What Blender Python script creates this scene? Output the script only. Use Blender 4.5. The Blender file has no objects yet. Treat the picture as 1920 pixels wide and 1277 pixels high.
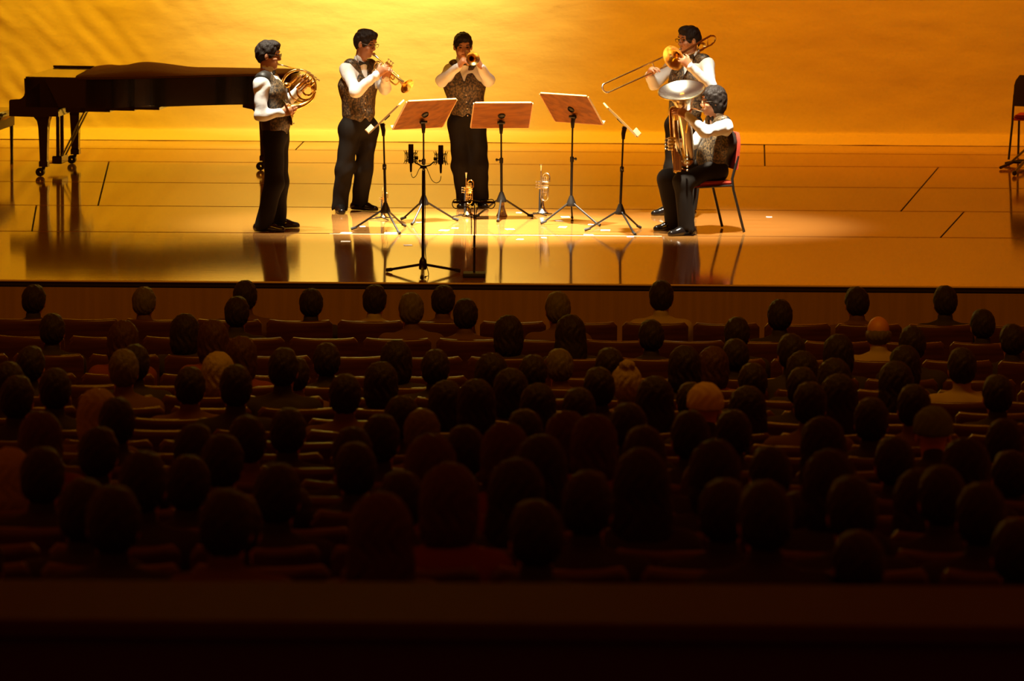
import bpy, math, random
import numpy as np
from mathutils import Vector, Matrix

random.seed(7)
SC = bpy.context.scene
COL = SC.collection

# ------------------------------------------------------------------ camera
FPX = 9000.0                       # focal length in pixels of the 1920x1277 frame
CAM = np.array([0.0, -39.0, 4.68])
PITCH = math.atan(1188.5 / FPX)
ROLL = math.radians(0.40)
_F = np.array([0, math.cos(PITCH), -math.sin(PITCH)])
_R0 = np.array([1.0, 0, 0])
_U0 = np.array([0, math.sin(PITCH), math.cos(PITCH)])
_R = math.cos(ROLL) * _R0 + math.sin(ROLL) * _U0
_U = -math.sin(ROLL) * _R0 + math.cos(ROLL) * _U0
cd = bpy.data.cameras.new('camera')
cd.sensor_width = 36.0
cd.lens = FPX / 1920.0 * 36.0
cd.clip_start = 0.5
cd.clip_end = 300
cd.dof.use_dof = True
cd.dof.focus_distance = 42.0
cd.dof.aperture_fstop = 4.5
camo = bpy.data.objects.new('camera', cd)
COL.objects.link(camo)
M = Matrix.Identity(4)
for i in range(3):
    M[i][0], M[i][1], M[i][2], M[i][3] = _R[i], _U[i], -_F[i], CAM[i]
camo.matrix_world = M
SC.camera = camo


def ray(px, py):
    return _F + _R * (px - 960.0) / FPX + _U * (638.5 - py) / FPX


def P(px, py, Y):
    """point on the sight line of a photo pixel at depth plane y = Y"""
    d = ray(px, py)
    return CAM + d * (Y - CAM[1]) / d[1]


def G(px, py, z=0.0):
    """point on the ground plane z seen at a photo pixel"""
    d = ray(px, py)
    return CAM + d * (z - CAM[2]) / d[2]


def project(p):
    v = np.asarray(p, float) - CAM
    w = v @ _F
    return 960 + FPX * (v @ _R) / w, 638.5 - FPX * (v @ _U) / w


# ------------------------------------------------------------------ colour management, world, stage lights
SC.view_settings.view_transform = 'Standard'
SC.view_settings.look = 'None'
SC.view_settings.gamma = 1.0
SC.view_settings.use_curve_mapping = False
SC.view_settings.exposure = 0.0

W = bpy.data.worlds.new('hall_dim_light')
SC.world = W
W.use_nodes = True
W.node_tree.nodes['Background'].inputs[0].default_value = (1.0, 0.15, 0.007, 1)
W.node_tree.nodes['Background'].inputs[1].default_value = 0.11

AMBER = (1.0, 0.27, 0.002)
AMBER_Y = (1.0, 0.46, 0.007)
GOLD = (1.0, 0.80, 0.18)
WHITE = (1.0, 0.95, 0.78)


def spot(name, loc, tgt, energy, color, size_deg, blend=0.6, radius=0.12):
    l = bpy.data.lights.new(name, 'SPOT')
    l.energy = energy
    l.color = color
    l.spot_size = math.radians(size_deg)
    l.spot_blend = blend
    l.shadow_soft_size = radius
    o = bpy.data.objects.new(name, l)
    COL.objects.link(o)
    o.location = loc
    o.rotation_euler = (Vector(tgt) - Vector(loc)).to_track_quat('-Z', 'Y').to_euler()
    return o


# backdrop lighting: border floods above the cloth plus one hot spot high on it
spot('cyc_flood', (-3.2, 9.6, 7.5), (-3.0, 12.6, 1.8), 2750, AMBER_Y, 85, 1.0, 0.3)
spot('cyc_flood', (3.0, 9.6, 7.5), (3.4, 12.6, 1.8), 1750, AMBER, 85, 1.0, 0.3)
spot('cyc_hot', (-1.3, 9.4, 7.2), (-1.4, 12.7, 4.0), 3900, GOLD, 50, 1.0, 0.3)
# white top lights over the players
spot('top_light', (-0.3, 3.8, 8.5), (-0.2, 4.3, 0), 36000, WHITE, 23, 0.9, 0.25)
spot('top_light', (1.5, 1.8, 8.5), (1.72, 4.1, 1.2), 17000, WHITE, 20, 0.9, 0.25)
spot('top_light', (-2.5, 2.9, 8.5), (-1.65, 4.2, 1.2), 9000, WHITE, 22, 0.9, 0.25)
# general amber wash over the stage floor
spot('amber_wash', (-3.0, 5.0, 9.0), (-3.2, 6.5, 0), 330, AMBER_Y, 95, 1.0, 0.4)
# added unseen amber fill above the hall, lifting the apron and front rows
al = bpy.data.lights.new('hall_fill', 'AREA')
al.shape = 'RECTANGLE'
al.size, al.size_y = 8.0, 0.6
al.energy = 230
al.color = (1.0, 0.40, 0.012)
ao = bpy.data.objects.new('hall_fill', al)
COL.objects.link(ao)
ao.location = (0, -9.0, 8.5)
ao.rotation_euler = (Vector((0, 0.5, -0.5)) - Vector((0, -9.0, 8.5))).to_track_quat('-Z', 'Y').to_euler()


# ------------------------------------------------------------------ materials
MATS = {}


def mat(name, color, rough=0.5, metal=0.0, spec=0.5, coat=0.0, coat_rough=0.05, sheen=0.0,
        noise=None, bump=None, tint=None):
    """noise=(scale, color2, stretch xyz, detail); bump=(scale, strength, stretch)"""
    m = bpy.data.materials.new(name)
    m.use_nodes = True
    nt = m.node_tree
    b = nt.nodes['Principled BSDF']
    b.inputs['Base Color'].default_value = (*color, 1)
    b.inputs['Roughness'].default_value = rough
    b.inputs['Metallic'].default_value = metal
    b.inputs['Specular IOR Level'].default_value = spec
    b.inputs['Coat Weight'].default_value = coat
    b.inputs['Coat Roughness'].default_value = coat_rough
    b.inputs['Sheen Weight'].default_value = sheen
    tc = None
    if noise or bump:
        tc = nt.nodes.new('ShaderNodeTexCoord')
    if noise:
        sc, c2, st, det = noise
        mp = nt.nodes.new('ShaderNodeMapping')
        mp.inputs['Scale'].default_value = st
        nz = nt.nodes.new('ShaderNodeTexNoise')
        nz.inputs['Scale'].default_value = sc
        nz.inputs['Detail'].default_value = det
        rp = nt.nodes.new('ShaderNodeValToRGB')
        rp.color_ramp.elements[0].position = 0.42
        rp.color_ramp.elements[1].position = 0.62
        rp.color_ramp.elements[0].color = (*color, 1)
        rp.color_ramp.elements[1].color = (*c2, 1)
        nt.links.new(tc.outputs['Object'], mp.inputs['Vector'])
        nt.links.new(mp.outputs[0], nz.inputs['Vector'])
        nt.links.new(nz.outputs[0], rp.inputs[0])
        nt.links.new(rp.outputs[0], b.inputs['Base Color'])
    if bump:
        sc, stg, st = bump
        mp = nt.nodes.new('ShaderNodeMapping')
        mp.inputs['Scale'].default_value = st
        nz = nt.nodes.new('ShaderNodeTexNoise')
        nz.inputs['Scale'].default_value = sc
        nz.inputs['Detail'].default_value = 4
        bp = nt.nodes.new('ShaderNodeBump')
        bp.inputs['Strength'].default_value = stg
        bp.inputs['Distance'].default_value = 0.02
        nt.links.new(tc.outputs['Object'], mp.inputs['Vector'])
        nt.links.new(mp.outputs[0], nz.inputs['Vector'])
        nt.links.new(nz.outputs[0], bp.inputs['Height'])
        nt.links.new(bp.outputs[0], b.inputs['Normal'])
    if tint:
        b.inputs['Specular Tint'].default_value = (*tint, 1)
    MATS[name] = m
    return m


mat('stage_wood', (0.36, 0.155, 0.036), 0.075, spec=0.8, coat=0.15, coat_rough=0.05, tint=(1.0, 0.68, 0.28),
    noise=(3.0, (0.29, 0.12, 0.027), (0.25, 9, 1), 5), bump=(7.0, 0.010, (0.15, 6, 1)))
mat('stage_gap', (0.02, 0.008, 0.003), 0.8)
mat('lit_edge_pale', (0.80, 0.62, 0.34), 0.4)  # pale tone with the glint of lit stage edges put in
mat('apron', (0.38, 0.22, 0.04), 0.6, noise=(2, (0.33, 0.19, 0.035), (8, 1, .4), 3))
mat('cloth', (0.86, 0.80, 0.66), 0.85, spec=0.15, bump=(3.0, 0.6, (1, 1, 2.2)))
mat('white_tape', (0.9, 0.88, 0.82), 0.5)
mat('piano_black', (0.010, 0.008, 0.007), 0.12, spec=0.6, coat=0.6)
mat('piano_cover', (0.075, 0.026, 0.010), 0.95, spec=0.1, bump=(30, 0.3, (1, 1, 1)))
mat('ivory', (0.8, 0.76, 0.66), 0.35)
mat('bench_side', (0.09, 0.035, 0.012), 0.5)
mat('brass', (0.95, 0.68, 0.22), 0.22, metal=1.0)
mat('silver', (0.88, 0.83, 0.70), 0.24, metal=1.0)
mat('dark_metal', (0.02, 0.016, 0.012), 0.35, metal=0.3, spec=0.5)
mat('chrome', (0.7, 0.68, 0.62), 0.2, metal=1.0)
mat('rubber', (0.015, 0.013, 0.012), 0.7)
mat('desk_wood', (0.22, 0.072, 0.004), 0.5, spec=0.15, noise=(4, (0.15, 0.045, 0.003), (1, 6, 6), 4))
mat('desk_edge', (0.52, 0.30, 0.10), 0.5)
mat('red_fabric', (0.34, 0.04, 0.018), 0.9, spec=0.15)
mat('skin', (0.50, 0.22, 0.10), 0.5, bump=(60, 0.05, (1, 1, 1)))
mat('white_shirt', (0.82, 0.80, 0.74), 0.8, bump=(18, 0.25, (1, 1, 1)))
mat('vest_black', (0.020, 0.014, 0.010), 0.55)
mat('brocade', (0.022, 0.014, 0.008), 0.5, noise=(62, (0.17, 0.105, 0.045), (1, 1, .8), 3))
mat('trousers', (0.012, 0.008, 0.005), 0.8, spec=0.15, bump=(9, 0.3, (1, 1, .3)))
mat('shoe_black', (0.008, 0.006, 0.005), 0.15, coat=0.5)
mat('hair_black', (0.020, 0.012, 0.008), 0.6, spec=0.25, bump=(70, 0.6, (1, 1, .25)))
mat('hair_grey', (0.10, 0.08, 0.06), 0.6, spec=0.25, bump=(70, 0.6, (1, 1, .25)))
mat('hair_brown', (0.055, 0.022, 0.009), 0.6, spec=0.25, bump=(70, 0.6, (1, 1, .25)))
mat('hair_pale', (0.30, 0.24, 0.17), 0.7, spec=0.2, bump=(60, 0.5, (1, 1, .4)))
mat('lens_frame', (0.05, 0.03, 0.015), 0.25, metal=0.6)
mat('eye_dark', (0.01, 0.006, 0.004), 0.2)
mat('seat_shell', (0.085, 0.030, 0.012), 0.22, spec=0.6, noise=(3, (0.06, 0.02, 0.009), (1, 1, 9), 3))
mat('seat_fabric', (0.12, 0.018, 0.010), 0.9, sheen=0.2)
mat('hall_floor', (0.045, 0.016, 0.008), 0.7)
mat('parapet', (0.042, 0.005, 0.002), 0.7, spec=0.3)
mat('top_dark', (0.025, 0.017, 0.013), 0.9)
mat('top_brown', (0.11, 0.05, 0.022), 0.9)
mat('top_pale', (0.34, 0.27, 0.18), 0.9)
mat('top_red', (0.16, 0.03, 0.015), 0.9)
mat('flare_green_cap', (0.10, 0.16, 0.04), 0.85)  # green cast of lens flare put into the cap colour
mat('white_cap', (0.55, 0.48, 0.36), 0.85)


# ------------------------------------------------------------------ object helpers
ORG = {}


def new_obj(name, me, parent=None):
    o = bpy.data.objects.new(name, me)
    COL.objects.link(o)
    if parent is not None:
        o.parent = parent
        ORG[o.name] = ORG.get(parent.name, np.zeros(3))
    return o


def tag(o, label, cat, group=None):
    o['label'] = label
    o['category'] = cat
    if group:
        o['group'] = group
    return o


def thing(name, label, cat, loc=(0, 0, 0), group=None):
    o = bpy.data.objects.new(name, None)
    COL.objects.link(o)
    o.empty_display_size = 0.1
    o.location = loc
    ORG[o.name] = np.array(loc, float)
    tag(o, label, cat, group)
    return o


def to_mesh(name, verts, faces, smooth=True):
    verts = np.asarray(verts, dtype=np.float32).reshape(-1, 3)
    me = bpy.data.meshes.new(name)
    me.from_pydata(verts.tolist(), [], [tuple(int(i) for i in f) for f in faces])
    if smooth:
        me.polygons.foreach_set('use_smooth', [True] * len(me.polygons))
    me.update()
    return me


def fast_quads(name, verts, quads):
    me = bpy.data.meshes.new(name)
    nv, nq = len(verts), len(quads)
    me.vertices.add(nv)
    me.vertices.foreach_set('co', np.asarray(verts, np.float32).ravel())
    me.loops.add(nq * 4)
    me.loops.foreach_set('vertex_index', np.asarray(quads, np.int32).ravel())
    me.polygons.add(nq)
    me.polygons.foreach_set('loop_start', np.arange(nq, dtype=np.int32) * 4)
    me.polygons.foreach_set('use_smooth', np.ones(nq, dtype=bool))
    me.update(calc_edges=True)
    me.validate()
    return me


def unit(v):
    v = np.asarray(v, float)
    return v / (np.linalg.norm(v) + 1e-12)


def perp(d):
    d = unit(d)
    r = np.array([0, 0, 1.0]) if abs(d[2]) < 0.9 else np.array([1.0, 0, 0])
    a = unit(np.cross(d, r))
    return a, np.cross(d, a)


class MB:
    """collects primitive shapes in world coordinates and links them as one mesh"""

    def __init__(self):
        self.v, self.f = [], []

    def add(self, v, f):
        n = len(self.v)
        self.v += [tuple(map(float, p)) for p in v]
        self.f += [tuple(i + n for i in q) for q in f]
        return self

    def box(self, c, s, R=None, bev=0.0):
        c = np.asarray(c, float)
        R = np.eye(3) if R is None else np.asarray(R, float)   # rows = local axes
        hx, hy, hz = [x / 2 for x in s]
        if bev <= 0:
            pts = [(x, y, z) for z in (-hz, hz) for y in (-hy, hy) for x in (-hx, hx)]
            f = [(0, 2, 3, 1), (4, 5, 7, 6), (0, 1, 5, 4), (2, 6, 7, 3), (0, 4, 6, 2), (1, 3, 7, 5)]
        else:
            b = min(bev, hx * .95, hy * .95, hz * .95)
            pts, f = [], []
            ring = lambda rx, ry, z: [(-rx + b, -ry, z), (rx - b, -ry, z), (rx, -ry + b, z), (rx, ry - b, z),
                                      (rx - b, ry, z), (-rx + b, ry, z), (-rx, ry - b, z), (-rx, -ry + b, z)]
            lv = [ring(hx - b * .7, hy - b * .7, -hz), ring(hx, hy, -hz + b), ring(hx, hy, hz - b),
                  ring(hx - b * .7, hy - b * .7, hz)]
            for r in lv:
                pts += r
            for k in range(3):
                for i in range(8):
                    j = (i + 1) % 8
                    f.append((k * 8 + i, k * 8 + j, k * 8 + 8 + j, k * 8 + 8 + i))
            f.append(tuple(range(7, -1, -1)))
            f.append(tuple(range(24, 32)))
        P_ = np.array(pts) @ R + c
        return self.add(P_, f)

    def tube(self, pts, r, n=10, closed=False, cap=True):
        pts = [np.asarray(p, float) for p in pts]
        m = len(pts)
        rs = [r] * m if np.isscalar(r) else list(r)
        tang = []
        for i in range(m):
            a = pts[(i - 1) % m] if (closed or i > 0) else pts[i]
            b = pts[(i + 1) % m] if (closed or i < m - 1) else pts[i]
            tang.append(unit(b - a))
        a, b = perp(tang[0])
        V, Fc = [], []
        for i in range(m):
            t = tang[i]
            a = unit(a - t * (a @ t))
            b = np.cross(t, a)
            for k in range(n):
                th = 2 * math.pi * k / n
                V.append(pts[i] + rs[i] * (math.cos(th) * a + math.sin(th) * b))
        rng = m if closed else m - 1
        for i in range(rng):
            for k in range(n):
                k2, i2 = (k + 1) % n, (i + 1) % m
                Fc.append((i * n + k, i * n + k2, i2 * n + k2, i2 * n + k))
        if cap and not closed:
            Fc.append(tuple(range(n - 1, -1, -1)))
            Fc.append(tuple((m - 1) * n + k for k in range(n)))
        return self.add(V, Fc)

    def lathe(self, o, ax, prof, n=28, cap=False):
        """prof = list of (t along axis, radius)"""
        o = np.asarray(o, float)
        ax = unit(ax)
        a, b = perp(ax)
        V, Fc = [], []
        for t, r in prof:
            for k in range(n):
                th = 2 * math.pi * k / n
                V.append(o + ax * t + r * (math.cos(th) * a + math.sin(th) * b))
        for i in range(len(prof) - 1):
            for k in range(n):
                k2 = (k + 1) % n
                Fc.append((i * n + k, i * n + k2, (i + 1) * n + k2, (i + 1) * n + k))
        if cap:
            Fc.append(tuple(range(n - 1, -1, -1)))
            Fc.append(tuple((len(prof) - 1) * n + k for k in range(n)))
        return self.add(V, Fc)

    def ell(self, c, r, R=None, n=12, m=8):
        c = np.asarray(c, float)
        R = np.eye(3) if R is None else np.asarray(R)
        V, Fc = [], []
        for i in range(m + 1):
            ph = math.pi * i / m
            for k in range(n):
                th = 2 * math.pi * k / n
                V.append(c + np.array([r[0] * math.sin(ph) * math.cos(th), r[1] * math.sin(ph) * math.sin(th),
                                       r[2] * math.cos(ph)]) @ R)
        for i in range(m):
            for k in range(n):
                k2 = (k + 1) % n
                Fc.append((i * n + k, (i + 1) * n + k, (i + 1) * n + k2, i * n + k2))
        return self.add(V, Fc)

    def prism(self, poly, ext):
        """poly: list of 3-D points in order, ext: extrusion vector"""
        poly = [np.asarray(p, float) for p in poly]
        n = len(poly)
        V = poly + [p + np.asarray(ext, float) for p in poly]
        Fc = [tuple(range(n - 1, -1, -1)), tuple(range(n, 2 * n))]
        Fc += [(i, (i + 1) % n, (i + 1) % n + n, i + n) for i in range(n)]
        return self.add(V, Fc)

    def build(self, name, m, parent=None, smooth=True, angle=40):
        v = np.array(self.v)
        if parent is not None:
            v = v - ORG.get(parent.name, np.zeros(3))
        me = to_mesh(name, v, self.f, smooth)
        if m:
            me.materials.append(MATS[m] if isinstance(m, str) else m)
        if smooth:
            try:
                me.set_sharp_from_angle(angle=math.radians(angle))
            except Exception:
                pass
        return new_obj(name, me, parent)


def struct(o):
    o['kind'] = 'structure'
    return o


def copy_tree(o, parent=None):
    c = o.copy()
    COL.objects.link(c)
    c.parent = parent
    for ch in list(o.children):
        copy_tree(ch, c)
    return c


# ------------------------------------------------------------------ implicit surfaces (for bodies and clothes)
class SDF:
    def __init__(self):
        self.ops = []
        self.lo = np.full(3, 1e9)
        self.hi = np.full(3, -1e9)
        self.post = None

    def _b(self, p, r):
        self.lo = np.minimum(self.lo, np.asarray(p) - r)
        self.hi = np.maximum(self.hi, np.asarray(p) + r)

    def cone(self, a, b, ra, rb, k=0.02, op='u', side=None, q=1.0):
        a = np.asarray(a, float)
        b = np.asarray(b, float)
        s = None if side is None else unit(side)

        def f(p, a=a, b=b, ra=ra, rb=rb, s=s, q=q):
            bb = b
            pp = p - a
            ab = b - a
            if s is not None:
                pp = pp + np.outer(pp @ s, s) * (q - 1)
                ab = ab + s * (ab @ s) * (q - 1)
            t = np.clip(pp @ ab / (ab @ ab + 1e-12), 0, 1)
            d = np.linalg.norm(pp - t[:, None] * ab, axis=1)
            return d - (ra + (rb - ra) * t)
        self.ops.append((op, k, f))
        if op == 'u':
            self._b(a, ra / min(q, 1))
            self._b(b, rb / min(q, 1))
        return self

    def ell(self, c, r, R=None, k=0.02, op='u'):
        c = np.asarray(c, float)
        r = np.asarray(r, float)
        R = np.eye(3) if R is None else np.asarray(R, float)

        def f(p, c=c, r=r, R=R):
            l = (p - c) @ R.T
            k0 = np.linalg.norm(l / r, axis=1)
            k1 = np.linalg.norm(l / (r * r), axis=1) + 1e-9
            return k0 * (k0 - 1) / k1
        self.ops.append((op, k, f))
        if op == 'u':
            self._b(c, max(r))
        return self

    def fn(self, f, k=0.01, op='s'):
        self.ops.append((op, k, f))
        return self

    def plane(self, o, n, k=0.01, op='i'):
        """keep the side n points away from"""
        o = np.asarray(o, float)
        n = unit(n)
        return self.fn(lambda p: (p - o) @ n, k, op)

    def ev(self, p):
        d = np.full(len(p), 10.0)
        for op, k, f in self.ops:
            e = f(p)
            if op == 'u':
                h = np.clip(.5 + .5 * (d - e) / k, 0, 1)
                d = d + (e - d) * h - k * h * (1 - h)
            else:
                if op == 's':
                    e = -e
                h = np.clip(.5 - .5 * (d - e) / k, 0, 1)
                d = d + (e - d) * h + k * h * (1 - h)
        if self.post:
            d = d + self.post(p)
        return d

    def mesh(self, h):
        B = 4
        lo = self.lo - 3 * h - 0.01
        n = np.ceil((self.hi + 3 * h + 0.01 - lo) / (h * B)).astype(int) + 1
        ci = np.stack(np.meshgrid(*[np.arange(k) for k in n], indexing='ij'), -1).reshape(-1, 3)
        cc = lo + (ci * B + (B - 1) / 2) * h
        cv = self.ev(cc)
        act = np.abs(cv) < (B * h * 0.87) * 1.5 + h
        val = np.repeat(np.repeat(np.repeat(cv.reshape(n), B, 0), B, 1), B, 2).astype(np.float32)
        off = np.stack(np.meshgrid(*[np.arange(B)] * 3, indexing='ij'), -1).reshape(-1, 3)
        fi = (ci[act][:, None, :] * B + off[None]).reshape(-1, 3)
        val[fi[:, 0], fi[:, 1], fi[:, 2]] = self.ev(lo + fi * h)
        return surface_nets(val, lo, h)


def surface_nets(val, lo, h):
    s = val < 0
    c = np.zeros(tuple(np.array(s.shape) - 1), np.int8)
    nx, ny, nz = c.shape
    for dx in (0, 1):
        for dy in (0, 1):
            for dz in (0, 1):
                c += s[dx:dx + nx, dy:dy + ny, dz:dz + nz]
    mixed = (c > 0) & (c < 8)
    idx = np.argwhere(mixed)
    vid = np.full(c.shape, -1, np.int64)
    vid[mixed] = np.arange(len(idx))
    acc = np.zeros((len(idx), 3))
    cnt = np.zeros(len(idx))
    cor = [(x, y, z) for x in (0, 1) for y in (0, 1) for z in (0, 1)]
    for a in cor:
        for ax in range(3):
            if a[ax]:
                continue
            b = list(a)
            b[ax] = 1
            va = val[idx[:, 0] + a[0], idx[:, 1] + a[1], idx[:, 2] + a[2]].astype(float)
            vb = val[idx[:, 0] + b[0], idx[:, 1] + b[1], idx[:, 2] + b[2]].astype(float)
            m = (va < 0) != (vb < 0)
            t = np.where(m, va / np.where(m, va - vb, 1), 0)
            pos = np.tile(np.array(a, float), (len(idx), 1))
            pos[:, ax] = t
            acc += pos * m[:, None]
            cnt += m
    verts = lo + (idx + acc / cnt[:, None]) * h
    quads = []
    for ax in range(3):
        u, w = (ax + 1) % 3, (ax + 2) % 3
        sl0 = [slice(None)] * 3
        sl1 = [slice(None)] * 3
        sl0[ax] = slice(0, -1)
        sl1[ax] = slice(1, None)
        df = s[tuple(sl0)] != s[tuple(sl1)]
        e = np.argwhere(df)
        e = e[(e[:, u] > 0) & (e[:, w] > 0) & (e[:, u] < c.shape[u]) & (e[:, w] < c.shape[w])]

        def cell(du, dw):
            q = e.copy()
            q[:, u] -= du
            q[:, w] -= dw
            return vid[q[:, 0], q[:, 1], q[:, 2]]
        q = np.stack([cell(1, 1), cell(0, 1), cell(0, 0), cell(1, 0)], 1)
        flip = ~s[e[:, 0], e[:, 1], e[:, 2]]
        q[flip] = q[flip][:, ::-1]
        quads.append(q)
    quads = np.concatenate(quads)
    quads = quads[(quads >= 0).all(1)]
    return verts, quads


def sdf_obj(name, sdf, h, m, parent):
    v, q = sdf.mesh(h)
    me = fast_quads(name, v - ORG.get(parent.name, np.zeros(3)), q)
    me.materials.append(MATS[m])
    return new_obj(name, me, parent), v, q


def wrinkle(amp, seed, f=28.0):
    r = np.random.RandomState(seed)
    ph = r.rand(6) * 6.28
    D = r.randn(3, 3) * 0.35 + np.eye(3)
    D[:, 2] *= 0.7

    def g(p):
        x = p @ D.T
        return amp * (np.sin(f * x[:, 0] + ph[0] + 1.7 * np.sin(.6 * f * x[:, 2] + ph[1])) *
                      np.sin(f * .8 * x[:, 2] + ph[2] + 1.3 * np.sin(.7 * f * x[:, 1] + ph[3])))
    return g

# ================================================================== THE SETTING
from mathutils import noise as mnoise

SX = 8.0                                     # half width of what is built of the stage
YHEM = G(960, 268)[1]                        # where the cloth meets the floor
YB = YHEM + 0.35
mb = MB().box((0, (YB + 1.5) / 2 + 0.03, -0.035), (2 * SX, YB + 1.5, 0.03))
floor_stage = struct(mb.build('floor_stage', 'stage_gap', smooth=False))

yj = [0.03] + [G(960, y)[1] for y in (440, 391, 347, 308, 284)] + [YB + 1.2]


def line_x(pa, pb, Y):
    a, b = G(*pa), G(*pb)
    return a[0] + (b[0] - a[0]) * (Y - a[1]) / (b[1] - a[1])


splits = {1: [((60, 433), (68, 387)), ((1762, 447), (1805, 400))],
          2: [((184, 385), (205, 300)), ((1690, 395), (1763, 310))],
          3: [((184, 385), (205, 300)), ((1690, 395), (1763, 310))],
          4: [((1434, 307), (1433, 270))],
          5: [((545, 290), (570, 265)), ((1434, 307), (1433, 270))]}
gy, gx = 0.022, 0.008
for i in range(len(yj) - 1):
    y0, y1 = yj[i] + (gy if i else 0), yj[i + 1] - gy
    cuts = [(-SX, -SX)] + [(line_x(a, b, y0), line_x(a, b, y1)) for a, b in splits.get(i, [])] + [(SX, SX)]
    for (l0, l1), (r0, r1) in zip(cuts[:-1], cuts[1:]):
        pts = [(l0 + gx, y0, -0.02), (r0 - gx, y0, -0.02), (r1 - gx, y1, -0.02), (l1 + gx, y1, -0.02)]
        m = MB().prism(pts, (0, 0, 0.02))
        m.build('floor_panel', 'stage_wood', floor_stage, smooth=False)
# pale strip painting the lit edge of the lift joint as a bright line
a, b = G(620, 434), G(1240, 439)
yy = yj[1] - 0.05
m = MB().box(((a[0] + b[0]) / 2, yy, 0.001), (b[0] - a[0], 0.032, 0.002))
joint_glint = struct(m.build('trim_joint_glint', 'lit_edge_pale', smooth=False))

# rounded nosing at the stage lip and the dark apron wall below it
prof = [(0.03, -0.012)] + [(0.03 - 0.012 * math.sin(t) - .006, -0.008 + 0.008 * math.cos(t)) for t in np.linspace(0.05, 2.8, 8)] + [(0.03, -0.018)]
m = MB()
m.prism([(-SX, p[0], p[1]) for p in prof], (2 * SX, 0, 0))
struct(m.build('trim_1', 'lit_edge_pale', smooth=True))  # overhead light caught by the lip is painted as this pale tone
m = MB().box((0, 0.09, -0.66), (2 * SX, 0.12, 1.2))
wall_front = struct(m.build('wall_front', 'apron', smooth=False))

# --- the pale backdrop cloth, wrinkled, with a hem that runs out over the floor
NX, prof_n = 330, []
prof = [(z, 0.0) for z in np.linspace(7.0, 1.7, 16)] + [(z, 0.0) for z in np.linspace(1.65, 0.12, 42)]
prof += [(0.099, -0.003), (0.093, -0.012), (0.088, -0.05), (0.080, -0.10), (0.070, -0.15), (0.058, -0.20), (0.044, -0.25), (0.026, -0.30), (0.008, -0.34), (0.004, -0.35)]
V, Fc = [], []
xs = np.linspace(-9, 9, NX)
for j, (z, dy) in enumerate(prof):
    for x in xs:
        hem = z < 0.1
        left = min(1.0, max(0.0, (-3.0 - x) / 2.0))
        right = min(1.0, max(0.0, (x - 3.2) / 2.0))
        n1 = mnoise.noise(Vector((x * 0.8, z * 2.2, 1.3)))
        n2 = mnoise.noise(Vector((x * 2.0 + 0.8 * z, z * 5.0, 7.7)))
        dg = mnoise.noise(Vector(((x + 0.9 * z) * 8.0, (z - 0.5 * x) * 1.6, 3.1)))
        d = 0.010 * n1 + 0.010 * n2 * (1 + right) + 0.038 * left * dg
        if hem:
            s = (0.1 - z) / 0.1
            d = d * (1 - s) + 0.03 * s * mnoise.noise(Vector((x * 1.7, dy * 9, 5.0)))
            zz = max(0.002, z + 0.030 * math.sin(math.pi * s) * mnoise.noise(Vector((x * 2.2, dy * 14 + x, 9.0))))
        else:
            zz = z
        V.append((x, YB + dy + d, zz))
for j in range(len(prof) - 1):
    for i in range(NX - 1):
        a = j * NX + i
        Fc.append((a, a + NX, a + NX + 1, a + 1))
me = to_mesh('backdrop_cloth', V, Fc)
me.materials.append(MATS['cloth'])
bd = new_obj('backdrop_cloth', me)
tag(bd, 'tall wrinkled pale cloth backdrop across the rear of the stage, lit amber', 'backdrop')

# --- white marks of tape on the stage floor
marks = [(649, 437, 22), (732, 437, 26), (648, 453, 20), (765, 460, 18), (786, 417, 14), (833, 432, 20), (853, 428, 14),
         (973, 399, 12), (1060, 407, 18), (1048, 414, 16), (1055, 426, 16), (1108, 421, 12), (1135, 432, 20),
         (1104, 441, 20), (956, 430, 18), (975, 449, 14), (1182, 444, 14), (1442, 407, 12), (680, 425, 12), (1020, 446, 10)]
for i, (px, py, w) in enumerate(marks):
    c = G(px, py)
    sc = FPX / (c[1] - CAM[1])
    m = MB().box((c[0], c[1], 0.0012), (w / sc * 0.9, 0.10 if w > 15 else 0.07, 0.0012),
                 R=[(math.cos(.1 * (i % 5 - 2)), math.sin(.1 * (i % 5 - 2)), 0), (-math.sin(.1 * (i % 5 - 2)), math.cos(.1 * (i % 5 - 2)), 0), (0, 0, 1)])
    o = m.build('tape_mark', 'white_tape', smooth=False)
    if px > 1400:
        tag(o, 'lone scrap of white tape on the stage floor behind the tuba player chair', 'tape')
    else:
        tag(o, 'short strip of white marking tape on the stage floor among the music stands', 'tape', 'floor marks around the stands')

# ================================================================== GRAND PIANO
pn, pf = G(83, 331), G(142, 307)
bax = unit([pf[0] - pn[0], pf[1] - pn[1], 0])         # along the keyboard, away from the hall
aax = np.array([bax[1], -bax[0], 0])                  # towards the tail
sep = np.linalg.norm((pf - pn)[:2])
PO = pn - aax * 0.33 - bax * 0.10                     # near corner of the keyboard end
PO[2] = 0
piano = thing('grand_piano', 'long black grand piano on casters with a brown cloth over its closed lid', 'piano', tuple(PO + aax * 1.2 + bax * 0.6))
PW = sep + 0.20                                       # keyboard width
PL = 2.72


def pp(a, b, z):
    return PO + aax * a + bax * b + np.array([0, 0, z])


def near_b(a):
    """curved (treble) side of the case"""
    if a < 0.75:
        return 0.0
    t = min(1.0, (a - 0.75) / 1.75)
    return PW * 0.52 * (3 * t * t - 2 * t * t * t)


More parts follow.
